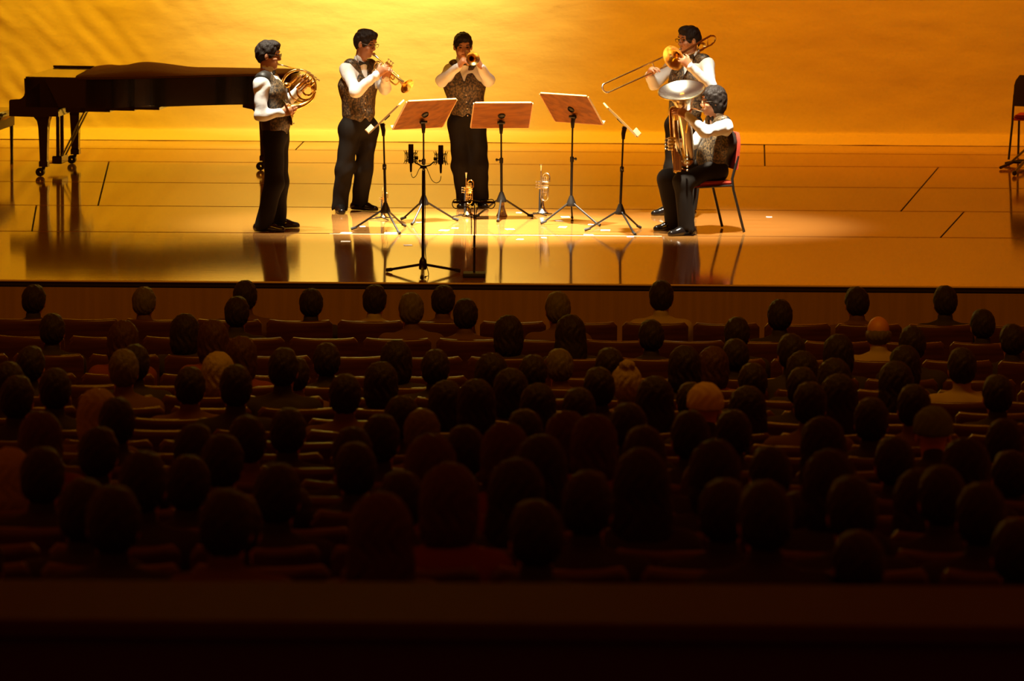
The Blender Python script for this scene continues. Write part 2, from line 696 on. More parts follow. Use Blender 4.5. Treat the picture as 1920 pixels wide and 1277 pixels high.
aa = np.concatenate([np.linspace(0.17, 0.75, 5), np.linspace(0.85, PL - 0.22, 22)])
near = [(a, near_b(a)) for a in aa]
bt = near[-1][1]
cb, rb = (bt + PW) / 2, (PW - bt) / 2
tail = [(PL - 0.22 + 0.22 * math.sin(t), cb - rb * math.cos(t)) for t in np.linspace(0.15, math.pi - 0.15, 12)]
outline = near + tail + [(PL - 0.22, PW), (0.17, PW)]
m = MB().prism([pp(a, b, 0.70) for a, b in outline], (0, 0, 0.285))
m.build('case', 'piano_black', piano, angle=30)
# soundboard beams underneath, stepped as seen below the curved side
m = MB()
for a0, a1, z0 in ((0.55, 0.75, 0.645), (0.70, 1.00, 0.655), (0.95, 1.25, 0.672), (1.2, 1.5, 0.685)):
    m.box(pp((a0 + a1) / 2, PW * .42, (z0 + .71) / 2), (a1 - a0, PW * .7, .71 - z0), R=[aax, bax, (0, 0, 1)])
m.build('under_frame', 'piano_black', piano, smooth=False)
# cheeks with the scooped arm profile
cheek = [(0.0, 0.605), (0.0, 0.755)] + [(0.01 + 0.02 * i, 0.77 + 0.002 * i) for i in range(4)]
cheek += [(0.09 + 0.07 * math.sin(t), 0.85 - 0.075 * math.cos(t)) for t in np.linspace(0.2, 1.55, 6)]
cheek += [(0.155, 0.985), (0.36, 0.985), (0.50, 0.72), (0.50, 0.645), (0.36, 0.60)]
for b0 in (0.0, PW - 0.06):
    MB().prism([pp(a, b0, z) for a, z in cheek], bax * 0.06).build('cheek', 'piano_black', piano, angle=30)
MB().box(pp(0.25, PW / 2, 0.64), (0.48, PW - 0.1, 0.07), R=[aax, bax, (0, 0, 1)]).build('keybed', 'piano_black', piano, smooth=False)
nk = 52
kw = (PW - 0.16) / nk
for k in range(nk):
    MB().box(pp(0.10, 0.08 + kw * (k + .5), 0.705), (0.15, kw * .94, 0.02), R=[aax, bax, (0, 0, 1)]).build('white_key', 'ivory', piano, smooth=False)
MB().box(pp(0.20, PW / 2, 0.80), (0.03, PW - 0.12, 0.19), R=[aax, bax, (0, 0, 1)]).build('fallboard', 'piano_black', piano, smooth=False)
# lid, raised music desk frame at the far side
lid_out = [(a, b) for a, b in outline]
MB().prism([pp(a, b, 0.985) for a, b in lid_out], (0, 0, 0.018)).build('lid', 'piano_black', piano, angle=30)
MB().box(pp(0.36, PW - 0.30, 1.012), (0.42, 0.03, 0.022), R=[aax, bax, (0, 0, 1)]).build('music_desk_rail', 'piano_black', piano, smooth=False)
# cloth cover: follows the lid outline behind the front flap, bunched near its front edge
cn, ct = 46, 18
V, Fc = [], []
for i in range(cn):
    u = i / (cn - 1)
    for j in range(ct):
        t = j / (ct - 1)
        a = 0.62 + u * (PL - 0.66) - 0.10 * (t - 0.5) * (1 - u)
        if a < PL - 0.22:
            b0, b1 = near_b(a), PW
        else:
            q = min(1.0, (a - (PL - 0.22)) / 0.22)
            ww = rb * math.sqrt(max(0.02, 1 - q * q))
            b0, b1 = cb - ww, cb + ww
        b = b0 - 0.012 + (b1 - b0 + 0.024) * t
        z = 1.010 + 0.085 * math.exp(-((u - 0.30) / 0.16) ** 2) * math.sin(math.pi * min(1, t * 1.1 + .05)) ** .7
        z += 0.012 * mnoise.noise(Vector((a * 4, b * 5, 2.0))) * math.sin(math.pi * t) + 0.010 * math.sin(math.pi * t)
        if u < .2:
            z += 0.02 * math.sin(u / .2 * math.pi) * (0.6 + .8 * mnoise.noise(Vector((a * 9, b * 7, 4.0))))
        if j in (0, ct - 1):
            z = 0.992 + 0.004 * mnoise.noise(Vector((a * 3, b, 8)))
        V.append(pp(a, b, z))
for i in range(cn - 1):
    for j in range(ct - 1):
        q = i * ct + j
        Fc.append((q, q + 1, q + ct + 1, q + ct))
m = MB().add(V, Fc)
cov = m.build('cover', 'piano_cover', piano)
cov['label'] = 'brown cloth cover'
sm = cov.modifiers.new('thickness', 'SOLIDIFY')
sm.thickness = 0.008
sm.offset = 1


def piano_leg(a, b):
    m = MB()
    sec = [(0.70, .075), (0.62, .075), (0.56, .058), (0.50, .048), (0.30, .040), (0.16, .036), (0.150, .044), (0.10, .044)]
    for (z0, r0), (z1, r1) in zip(sec[:-1], sec[1:]):
        c0 = [pp(a + sx * r0, b + sy * r0, z0) for sx, sy in ((-1, -1), (1, -1), (1, 1), (-1, 1))]
        c1 = [pp(a + sx * r1, b + sy * r1, z1) for sx, sy in ((-1, -1), (1, -1), (1, 1), (-1, 1))]
        m.add(c0 + c1, [(i, (i + 1) % 4, (i + 1) % 4 + 4, i + 4) for i in range(4)])
    # bracket flaring towards the keybed
    m.prism([pp(a - .22, b - .03, .70), pp(a - .22, b - .03, .64), pp(a - .12, b - .03, .62), pp(a - .05, b - .03, .54), pp(a, b - .03, .5), pp(a, b - .03, .70)], bax * .06)
    lg = m.build('leg', 'piano_black', piano, angle=30)
    c = MB().tube([pp(a, b, .11), pp(a - .02, b, .05)], .018, 8)
    c.lathe(pp(a - .04, b - .028, .045), bax, [(0, .012), (0, .043), (.02, .045), (.02, .03), (.036, .03), (.036, .045), (.056, .043), (.056, .012)], 16)
    c.build('caster', 'dark_metal', lg)


piano_leg(0.33, 0.10)
piano_leg(0.33, PW - 0.10)
piano_leg(PL - 0.36, PW * 0.74)
m = MB()
for db in (-.09, .09):
    m.box(pp(0.33, PW / 2 + db, 0.40), (.035, .03, .50), R=[aax, bax, (0, 0, 1)], bev=.006)
m.box(pp(0.33, PW / 2, 0.115), (.10, .30, .08), R=[aax, bax, (0, 0, 1)], bev=.01)
m.tube([pp(0.36, PW / 2 - .08, .13), pp(0.62, PW / 2 - .08, .64)], .009, 8)
m.tube([pp(0.36, PW / 2 + .08, .13), pp(0.62, PW / 2 + .08, .64)], .009, 8)
ly = m.build('pedal_lyre', 'piano_black', piano, smooth=False)
for k in (-1, 0, 1):
    MB().box(pp(0.26, PW / 2 + k * .06, .075), (.09, .025, .01), R=[aax, bax, (0, 0, 1)], bev=.003).build('pedal', 'brass', ly)

# --- piano bench at the keyboard
bo = G(12, 318)
bench = thing('piano_bench', 'dark padded piano bench with slim black legs in front of the keyboard', 'bench', (bo[0] - .22, bo[1] + .2, 0))
R3 = [aax, bax, (0, 0, 1)]
bc = np.array([bo[0] - .20, bo[1] + .30, 0])
MB().box(bc + [0, 0, .535], (.40, .72, .09), R=R3, bev=.02).build('cushion', 'piano_black', bench)
MB().box(bc + [0, 0, .45], (.36, .66, .10), R=R3, bev=.005).build('apron', 'bench_side', bench, smooth=False)
for sa in (-1, 1):
    for sb in (-1, 1):
        c = bc + aax * sa * .155 + bax * sb * .30
        MB().tube([c + [0, 0, .45], c + [0, 0, .10], c + [0, 0, 0.0]], [.020, .015, .017], 8).build('leg', 'piano_black', bench)

# ================================================================== MUSIC STANDS


def music_stand(label, feet, nh, cpx, tilt=44, H=0.37, Wd=0.54, knob_s=1, flip=False):
    f = [G(*p) for p in feet]
    base = sum(f) / 3
    base[2] = 0
    t = thing('music_stand', label, 'music stand', tuple(base), 'wooden music stands')
    nh = unit([nh[0], nh[1], 0])
    sd = np.array([-nh[1], nh[0], 0])
    dc = P(cpx[0], cpx[1], base[1])                      # desk centre, above the base
    dc[0] = base[0] * .3 + dc[0] * .7
    zc = dc[2]
    ht = math.radians(tilt)
    dn = nh * math.sin(ht) - np.array([0, 0, math.cos(ht)])       # from top edge to bottom edge
    nrm = unit(np.cross(sd, dn))
    if nrm @ nh < 0:
        nrm = -nrm
    C = np.array([dc[0], dc[1], zc])
    MB().box(C, (Wd, H, .012), R=[sd, dn, nrm], bev=.004).build('desk', 'desk_wood', t, smooth=False)
    e = MB()
    e.box(C - dn * (H / 2 + .001), (Wd - .02, .010, .015), R=[sd, dn, nrm], bev=.003)
    e.build('top_edge', 'desk_edge', t, smooth=False)
    for s in (-1, 1):
        MB().box(C + sd * s * (Wd / 2 + .001), (.008, H - .02, .015), R=[sd, dn, nrm]).build('side_edge', 'desk_edge', t, smooth=False)
    l = MB().box(C + dn * (H / 2) + nrm * .022, (Wd, .012, .052), R=[sd, dn, nrm], bev=.003)
    l.build('lip', 'desk_edge', t, smooth=False)
    pc = C - nrm * .035 + dn * .07
    hub = np.array([base[0], base[1], .235])
    top = np.array([pc[0], pc[1], pc[2] - .05])
    mid = hub + (top - hub) * .52
    MB().tube([hub, mid], .0125, 10).build('lower_tube', 'dark_metal', t)
    MB().tube([mid, top], .0085, 10).build('upper_tube', 'dark_metal', t)
    k = MB().lathe(mid - [0, 0, .03], (0, 0, 1), [(0, .013), (0, .018), (.045, .018), (.05, .012)], 12, True)
    k.tube([mid, mid + sd * .035 * knob_s], .007, 8)
    k.ell(mid + sd * .042 * knob_s, (.012, .012, .014))
    k.build('clamp_knob', 'dark_metal', t)
    c = MB()
    c.tube([top - [0, 0, .05], top, pc - nrm * .0 + nrm * .02], [.014, .02, .022], 10)
    c.tube([pc - sd * .035, pc + sd * .035], .014, 10)
    c.lathe(C - nrm * .018, nrm, [(0, .03), (.010, .036), (.012, .0)], 16)
    c.build('tilt_clamp', 'dark_metal', t)
    MB().lathe(hub - [0, 0, .075], (0, 0, 1), [(0, .045), (.01, .047), (.03, .042), (.07, .026), (.095, .016), (.10, .0)], 16).build('hub', 'dark_metal', t)
    for p in f:
        d = unit(p - base)
        lg = MB().tube([base + d * .03 + [0, 0, .185], p - d * .02 + [0, 0, .014]], .009, 8).build('leg', 'dark_metal', t)
        MB().tube([p - d * .055 + [0, 0, .030], p + [0, 0, .013]], [.011, .0135], 8).build('rubber_foot', 'rubber', lg)
    return t


music_stand('wooden music stand seen edge-on, its desk facing the horn player', [(658, 432), (750, 440), (760, 426)], (-1, 0.06), (725, 219), 46, knob_s=1)
music_stand('wooden music stand turned to the tall trumpet player, behind the twin black microphones', [(752, 413), (859, 415), (772, 423)], (-.56, .83), (797, 214), 42)
music_stand('wooden music stand squarely in front of the trumpet player who faces the hall', [(888, 409), (999, 408), (933, 417)], (-.12, 1), (940, 216), 47)
music_stand('wooden music stand with raised slanting desk turned towards the trombone player', [(1014, 421), (1125, 425), (1073, 411)], (.60, .80), (1071, 204), 42, knob_s=-1)
music_stand('wooden music stand seen edge-on, its desk facing the seated tuba player', [(1096, 434), (1191, 442), (1201, 429)], (1, .05), (1163, 225), 46, knob_s=-1)

# ================================================================== MICROPHONES


def smooth_path(pts, n=24):
    pts = [np.asarray(p, float) for p in pts]
    out = []
    m = len(pts)
    for i in range(m - 1):
        p0, p1, p2, p3 = pts[max(i - 1, 0)], pts[i], pts[i + 1], pts[min(i + 2, m - 1)]
        k = max(2, n // (m - 1))
        for j in range(k):
            t = j / k
            out.append(.5 * (2 * p1 + (p2 - p0) * t + (2 * p0 - 5 * p1 + 4 * p2 - p3) * t * t + (3 * p1 - p0 - 3 * p2 + p3) * t ** 3))
    out.append(pts[-1])
    return out


feet = [G(725, 510), G(862, 511), G(791, 525)]
base = sum(feet) / 3
base[2] = 0
YM = base[1]
ms = thing('microphone_stand', 'tall black tripod stand carrying two large microphones at the stage edge', 'mic stand', tuple(base))
for p in feet:
    d = unit(p - base)
    lg = MB().tube([base + d * .02 + [0, 0, .085], p - d * .03 + [0, 0, .022]], .011, 8).build('leg', 'dark_metal', ms)
    MB().tube([p - d * .05 + [0, 0, .025], p + [0, 0, .016]], [.015, .016], 8).build('rubber_foot', 'rubber', lg)
MB().lathe(base + [0, 0, .045], (0, 0, 1), [(0, .03), (.01, .034), (.07, .03), (.10, .016), (.11, .0)], 14).build('hub', 'dark_metal', ms)
ptop = P(795, 313, YM)
ptop[0] = base[0]
MB().tube([base + [0, 0, .05], base + [0, 0, ptop[2] * .97]], .0115, 10).build('pole', 'dark_metal', ms)
bar = MB().tube([P(776, 303, YM), P(786, 309, YM), ptop, P(806, 310, YM), P(814, 303, YM)], .006, 8)
bar.box(ptop, (.05, .025, .025))
bar.build('stereo_bar', 'dark_metal', ms)
for cx, ct, cbm, sgn, nm in ((770.5, 270, 306, 1, 'left'), (826.5, 272, 308, -1, 'right')):
    root_l = ('large black studio microphone in spider shock mount, nearer the horn player' if sgn == 1
              else 'large black studio microphone in spider shock mount, nearer the tuba player')
    b0, b1 = P(cx, cbm, YM), P(cx, ct, YM)
    mc = thing('microphone', root_l, 'microphone', tuple(b0), 'twin studio microphones')
    ax = unit(b1 - b0)
    L = np.linalg.norm(b1 - b0)
    MB().lathe(b0, ax, [(0, .0), (0, .020), (.012, .0235), (L * .55, .0235), (L * .56, .0215), (L - .006, .0215), (L, .018), (L, 0)], 20).build('body', 'dark_metal', mc)
    MB().lathe(b0 - ax * .075, ax, [(0, .006), (.01, .0085), (.07, .011), (.08, .011)], 12).build('connector', 'rubber', mc)
    # spider mount: inner and outer rings with zig-zag elastic
    cage = MB()
    for zz, rr in ((.018, .050), (.085, .050), (.05, .030), (.03, .030)):
        cage.tube([b0 + ax * zz + rr * np.array([math.cos(q), math.sin(q), 0]) for q in np.linspace(0, 2 * math.pi, 17)[:-1]], .0026, 6, closed=True)
    for q in range(8):
        an, an2 = q * math.pi / 4, (q + .5) * math.pi / 4
        o_ = lambda z_, r_, a_: b0 + ax * z_ + r_ * np.array([math.cos(a_), math.sin(a_), 0])
        cage.tube([o_(.105, .058, an), o_(.085, .05, an), o_(.05, .047, an), o_(.018, .05, an), o_(-.004, .058, an)], .0028, 5)
        cage.tube([o_(.095, .054, an), o_(.05, .029, an2), o_(.004, .054, an)], .0018, 5)
    cage.build('shock_mount', 'dark_metal', mc)
    MB().box(b0 + ax * .045 + np.array([sgn * .045, 0, 0]), (.03, .03, .028), bev=.004).build('mount_clamp', 'dark_metal', mc)
    if sgn == 1:
        pth = [P(771, 325, YM), P(772.5, 331, YM), P(776, 333, YM), P(781, 328, YM), P(786, 317, YM), P(792, 312, YM), P(795, 316, YM)]
    else:
        pth = [P(827, 330, YM), P(825, 339, YM), P(818, 343, YM), P(810, 338, YM), P(804, 325, YM), P(799, 313, YM), P(796, 316, YM)]
    MB().tube(smooth_path(pth, 30), .0032, 6).build('cable', 'rubber', mc)
cab = MB().tube(smooth_path([ptop + [.014, -.005, -.02], base + [.018, -.01, .6], base + [.016, -.012, .3], base + [.03, -.02, .1], base + [.05, -.06, .006], base + [.02, -.16, .005], base + [.03, -.22, .005]], 36), .0035, 6).build('microphone_cable', 'rubber')
tag(cab, 'thin black cable running down the tall microphone stand to the stage edge', 'cable')

# --- low stand with a pair of slim microphones right at the lip
lb = G(889, 519)
YL = lb[1]
ls = thing('microphone_stand', 'low black microphone stand on a flat square base holding a short bar', 'mic stand', (lb[0], lb[1], 0))
MB().box((lb[0], lb[1], .018), (.185, .19, .036), bev=.006).build('base_plate', 'rubber', ls)
z1, z2, z3 = P(889, 465, YL)[2], P(888, 441, YL)[2], P(888, 384, YL)[2]
MB().tube([(lb[0], YL, .03), (lb[0], YL, z2)], .010, 10).build('lower_tube', 'dark_metal', ls)
MB().tube([(lb[0], YL, z2), (lb[0], YL, z3)], .005, 8).build('upper_tube', 'dark_metal', ls)
MB().lathe((lb[0], YL, z1 - .008), (0, 0, 1), [(0, .008), (0, .018), (.014, .018), (.016, .010)], 12).build('collar', 'chrome', ls)
MB().tube([P(862, 380, YL), P(888, 376, YL), P(912, 380, YL)], .006, 8).build('stereo_bar', 'dark_metal', ls)
for s, ex in ((-1, 'angled towards the horn player'), (1, 'angled towards the tuba player')):
    c = P(888 + s * 22, 379, YL)
    d = unit([s * .75, .66, -.08])
    pm = thing('microphone', 'slim black pencil microphone on the low stand, ' + ex, 'microphone', tuple(c), 'slim microphones on the low stand')
    MB().lathe(c - d * .05, d, [(0, .0), (0, .010), (.10, .0105), (.105, .0095), (.14, .0095), (.142, 0)], 14).build('body', 'dark_metal', pm)
    MB().tube([c - [0, 0, .012], c + [0, 0, .012]], .014, 10).build('clip', 'rubber', pm)
    lp = [c - d * .05, P(888 + s * 34, 374, YL), P(888 + s * 40, 383, YL), P(888 + s * 34, 391, YL), P(888 + s * 20, 388, YL), P(888 + s * 6, 394, YL), P(888 + s * 4, 440, YL)]
    MB().tube(smooth_path(lp, 36), .0042, 6).build('cable', 'rubber', pm)

# ================================================================== CHAIRS


def chair_parts(root, nf, ff, nr, fr, seat_z, back_top, fwd, flat_back=False):
    """feet: near/far front, near/far rear; the seat lies between them"""
    nf, ff, nr, fr = [np.array([p[0], p[1], 0.0]) for p in (nf, ff, nr, fr)]
    fwd = unit([fwd[0], fwd[1], 0])
    c = (nf + ff + nr + fr) / 4 + fwd * .05
    sd = np.array([-fwd[1], fwd[0], 0])
    if sd @ (nf - ff) < 0:
        sd = -sd
    up = np.array([0, 0, 1.0])
    sw, sdp = .225, .21
    m = MB()
    for z0, z1, g in ((0, .02, .0), (.02, .055, .012)):
        m.box(c + up * (seat_z - .055 + (z0 + z1) / 2), (2 * sdp - g, 2 * sw - g, z1 - z0), R=[fwd, sd, up], bev=.018)
    m.build('seat', 'red_fabric', root)
    bk = MB()
    n = 9
    V, Fc = [], []
    for i in range(n):
        s = -1 + 2 * i / (n - 1)
        for j in range(7):
            t = j / 6
            z = seat_z + .10 + t * (back_top - seat_z - .10)
            hw = sw * (1 - .10 * t - (.22 if j == 6 else .06 if j == 5 else 0))
            bow = .025 * (1 - s * s)
            p = c - fwd * (sdp + .005 + .04 * t + bow) + sd * (s * hw) + up * z
            V += [p, p - fwd * .035]
    for i in range(n - 1):
        for j in range(6):
            a = (i * 7 + j) * 2
            b = a + 14
            Fc += [(a, a + 2, b + 2, b), (a + 1, b + 1, b + 3, a + 3)]
    for j in range(6):
        a = j * 2
        Fc.append((a, a + 1, a + 3, a + 2))
        a = (n - 1) * 14 + j * 2
        Fc.append((a, a + 2, a + 3, a + 1))
    for i in range(n - 1):
        a, b = i * 14, (i + 1) * 14
        Fc.append((a, b, b + 1, a + 1))
        Fc.append((a + 12, a + 13, b + 13, b + 12))
    bk.add(V, Fc).build('backrest', 'red_fabric', root, angle=60)
    for s, f_, r_ in ((1, nf, nr), (-1, ff, fr)):
        top_f = c + fwd * (sdp - .05) + sd * s * (sw - .01) + up * (seat_z - .05)
        top_r = c - fwd * (sdp - .02) + sd * s * (sw + .005) + up * (seat_z + .02)
        MB().tube([top_f, f_ + up * .01], .012, 8).build('leg', 'dark_metal', root)
        up_r = c - fwd * (sdp + .045) + sd * s * (sw * .93) + up * (seat_z + .22)
        MB().tube([up_r, top_r, top_r - up * .10 + (r_ - top_r) * np.array([.1, .1, 0]), r_ + up * .01], .012, 8).build('leg', 'dark_metal', root)
        MB().tube([top_f, top_r - up * .06], .010, 8).build('side_rail', 'dark_metal', root)


nf, nr, fr = G(1297, 442), G(1395, 437), G(1335, 428)
tfwd = unit([-.93, -.37, 0])
tsd = np.array([.37, -.93, 0])                       # towards the hall
cc = (nf + nr) / 2 - tsd * .26
ff = nf - tsd * .50
fr2 = nr - tsd * .48
CH_C = (nf + nr + ff + fr2) / 4
SEATZ = .475
ch = thing('chair', 'red upholstered chair with black metal legs under the tuba player', 'chair', (CH_C[0], CH_C[1], 0), 'red stacking chairs')
chair_parts(ch, nf, ff, nr, fr2, SEATZ, .90, tfwd)

c2 = G(1925, 302)
ch2 = thing('chair', 'empty chair with red seat and dark backrest standing near the backdrop', 'chair', (c2[0], c2[1], 0), 'red stacking chairs')
f2 = unit([.25, .97, 0])
s2 = np.array([-.97, .25, 0])
k2 = np.array([c2[0] + .12, c2[1] + .22, 0])
chair_parts(ch2, k2 + f2 * .22 + s2 * .22, k2 + f2 * .22 - s2 * .22, k2 - f2 * .25 + s2 * .25, k2 - f2 * .25 - s2 * .25, .47, .90, f2)
for o in ch2.children:
    if o.name.startswith('backrest'):
        o.data.materials[0] = MATS['top_dark']

# low equipment dolly: the crossed feet of a folded stand in front of that chair
c3 = G(1915, 322)
fs = thing('folded_stand', 'folded black stand with crossed feet lying on the floor by the empty chair', 'stand', (c3[0], c3[1], 0))
m = MB()
m.tube([G(1876, 318) + [0, 0, .02], G(1900, 313) + [0, 0, .05], G(1935, 316) + [0, 0, .06]], .016, 8)
m.tube([G(1884, 310) + [0, 0, .02], G(1910, 310) + [0, 0, .05], G(1940, 312) + [0, 0, .06]], .014, 8)
m.build('foot_rail', 'dark_metal', fs)
m = MB().tube([G(1902, 330) + [0, 0, .03], G(1918, 318) + [0, 0, .07], G(1950, 300) + [0, 0, .10]], .016, 8)
m.ell(G(1902, 330) + [0, 0, .03], (.025, .025, .028))
m.build('foot_rail', 'dark_metal', fs)
MB().tube([G(1895, 312) + [0, 0, .04], G(1950, 290) + [0, 0, .20]], .012, 8).build('post', 'dark_metal', fs)

# ================================================================== PEOPLE
UP = np.array([0, 0, 1.0])


def frame(fwd, pitch=0.0):
    """forward/left/up rows; pitch>0 looks down"""
    f = unit([fwd[0], fwd[1], 0])
    l = np.cross(UP, f)
    f = f * math.cos(pitch) - UP * math.sin(pitch)
    u = np.cross(f, l)
    return np.array([f, l, u])


def add_head(S, C, R, s=1.0, ears=True):
    q = lambda a, b, c: C + s * (np.array([a, b, c]) @ R)
    S.ell(q(-.008, 0, .035), np.array([.098, .077, .092]) * s, R, .02)
    S.ell(q(.022, 0, -.045), np.array([.066, .060, .070]) * s, R, .035)
    S.ell(q(.066, 0, -.095), np.array([.026, .030, .022]) * s, R, .025)
    S.ell(q(.070, 0, .052), np.array([.022, .052, .018]) * s, R, .02)          # brow
    for e in (-1, 1):
        S.ell(q(.090, e * .033, .018), np.array([.016, .017, .011]) * s, R, .012, 's')   # eye socket
        S.ell(q(.068, e * .042, -.025), np.array([.024, .022, .022]) * s, R, .02)  # cheek
        if ears:
            S.ell(q(-.004, e * .080, -.005), np.array([.018, .010, .032]) * s, R, .008)
    S.cone(q(.088, 0, .028), q(.108, 0, -.018), .008 * s, .013 * s, .012)
    S.ell(q(.098, 0, -.024), np.array([.014, .018, .010]) * s, R, .008)
    S.ell(q(.084, 0, -.058), np.array([.014, .024, .007]) * s, R, .008)
    S.ell(q(.080, 0, -.072), np.array([.014, .020, .008]) * s, R, .008)


def add_hair(S, C, R, style='short', s=1.0):
    q = lambda a, b, c: C + s * (np.array([a, b, c]) @ R)
    if style == 'short':
        S.ell(q(-.012, 0, .040), np.array([.110, .088, .099]) * s, R, .01)
        S.ell(q(-.050, 0, -.005), np.array([.064, .078, .074]) * s, R, .03)
        S.ell(q(.040, 0, .105), np.array([.060, .060, .034]) * s, R, .02)
        S.ell(q(.125, 0, -.035), np.array([.085, .110, .113]) * s, R, .010, 's')
        S.ell(q(.030, 0, -.092), np.array([.092, .130, .064]) * s, R, .010, 's')
        for e in (-1, 1):
            S.ell(q(-.002, e * .092, -.014), np.array([.020, .030, .030]) * s, R, .006, 's')
    elif style == 'bowl':
        S.ell(q(-.012, 0, .045), np.array([.118, .098, .108]) * s, R, .01)
        S.ell(q(-.035, 0, -.025), np.array([.090, .094, .105]) * s, R, .03)
        S.ell(q(.130, 0, -.045), np.array([.085, .105, .125]) * s, R, .015, 's')
        S.plane(q(-.02, 0, -.105), -R[2] * .9 + R[0] * .2, .015)
    elif style == 'bob':
        S.ell(q(-.012, 0, .045), np.array([.116, .098, .106]) * s, R, .01)
        S.ell(q(-.030, 0, -.045), np.array([.092, .102, .125]) * s, R, .04)
        S.ell(q(.120, 0, -.045), np.array([.085, .080, .125]) * s, R, .02, 's')
    elif style == 'long':
        S.ell(q(-.012, 0, .045), np.array([.118, .098, .106]) * s, R, .01)
        S.ell(q(-.055, 0, -.10), np.array([.080, .112, .22]) * s, R, .05)
        S.ell(q(.120, 0, -.045), np.array([.085, .080, .14]) * s, R, .02, 's')
    elif style == 'bun':
        S.ell(q(-.012, 0, .045), np.array([.110, .090, .100]) * s, R, .01)
        S.ell(q(-.045, 0, .0), np.array([.075, .084, .085]) * s, R, .03)
        S.ell(q(-.06, 0, .135), np.array([.042, .048, .038]) * s, R, .012)
        S.ell(q(.115, 0, -.030), np.array([.085, .098, .112]) * s, R, .015, 's')
    elif style == 'fringe':       # bald crown, hair round the sides
        S.ell(q(-.020, 0, -.005), np.array([.098, .088, .070]) * s, R, .01)
        S.ell(q(.105, 0, -.030), np.array([.095, .098, .112]) * s, R, .015, 's')
        S.plane(q(0, 0, .035), R[2], .02)
    elif style == 'cap':
        S.ell(q(-.010, 0, .040), np.array([.116, .097, .108]) * s, R, .01)
        S.plane(q(0, 0, .015), -R[2] + R[0] * .1, .01)
        S.ell(q(.135, 0, .045), np.array([.075, .075, .010]) * s, R, .01)


def add_hand(S, wr, d, n, side, curl=.7, s=1.0, spread=.0, thumb=1.0):
    """wrist, finger direction, palm normal (towards what is held), thumb side"""
    d = unit(d)
    n = unit(np.asarray(n) - d * (np.asarray(n) @ d))
    t = np.cross(d, n)
    if t @ np.asarray(side) < 0:
        t = -t
    kn = wr + d * .085 * s
    S.cone(wr - d * .01, kn - d * .012, .024 * s, .026 * s, .012, side=t, q=.62)
    for i, L in enumerate((.92, 1.0, .95, .75)):
        b = kn + t * (.030 - .020 * i) * s - d * (.006 if i in (0, 2) else .014 if i == 3 else 0)
        a = 0.25 * curl
        p = b - d * .01
        for j, sl in enumerate((.044, .027, .021)):
            a += curl * (.55 if j == 0 else .75)
            dv = d * math.cos(a) + n * math.sin(a) + t * spread * (1.5 - i) * .3
            e = p + unit(dv) * sl * L * s
            S.cone(p, e, (.0100 - .0009 * j) * s, (.0092 - .0009 * j) * s, .004)
            p = e
    p = wr + t * .026 * s + d * .022 * s
    e = p + unit(t * .75 + d * .75 + n * .35 * thumb) * .042 * s
    S.cone(p, e, .014 * s, .011 * s, .012)
    e2 = e + unit(t * .15 + d * .9 + n * .6 * thumb) * .032 * s
    S.cone(e, e2, .0105 * s, .009 * s, .005)


def glasses(parent, C, R, s=1.0):
    q = lambda a, b, c: C + s * (np.array([a, b, c]) @ R)
    m = MB()
    for e in (-1, 1):
        m.tube([q(.112 - .05 * abs(.033 + .026 * math.cos(t)) ** 1, e * .034 + .027 * math.cos(t), .014 + .018 * math.sin(t)) for t in np.linspace(0, 2 * math.pi, 17)[:-1]], .0019, 6, closed=True)
        m.tube([q(.106, e * .061, .018), q(.07, e * .081, .016), q(-.005, e * .086, .012)], .0026, 6)
    m.tube([q(.113, -.008, .018), q(.116, 0, .020), q(.113, .008, .018)], .0026, 6)
    m.build('glasses', 'lens_frame', parent)


def eyes(parent, C, R, s=1.0):
    q = lambda a, b, c: C + s * (np.array([a, b, c]) @ R)
    for e in (-1, 1):
        m = MB().ell(q(.080, e * .033, .016), (.010 * s, .015 * s, .0055 * s), R)
        m.build('eye', 'eye_dark', parent)
        MB().tube([q(.094, e * .018, .038), q(.094, e * .036, .044), q(.082, e * .054, .038)], [.003, .0045, .003], 6).build('eyebrow', 'hair_black', parent)


def add_shoe(S, an, d):
    d = unit([d[0], d[1], 0])
    sd = np.cross(UP, d)
    g = np.array([an[0], an[1], 0])
    S.cone(g - d * .055 + UP * .035, g + d * .07 + UP * .035, .042, .044, .03)
    S.cone(g + d * .07 + UP * .030, g + d * .165 + UP * .018, .046, .034, .03)
    S.cone(g - d * .03 + UP * .05, g + UP * .10, .042, .042, .03)
    S.plane((0, 0, 0.003), -UP, .006)
    S.cone(g + d * .02 - UP * .05, g + d * .021 - UP * .05, .008, .008, .004)
    S.lo[2] = -.002


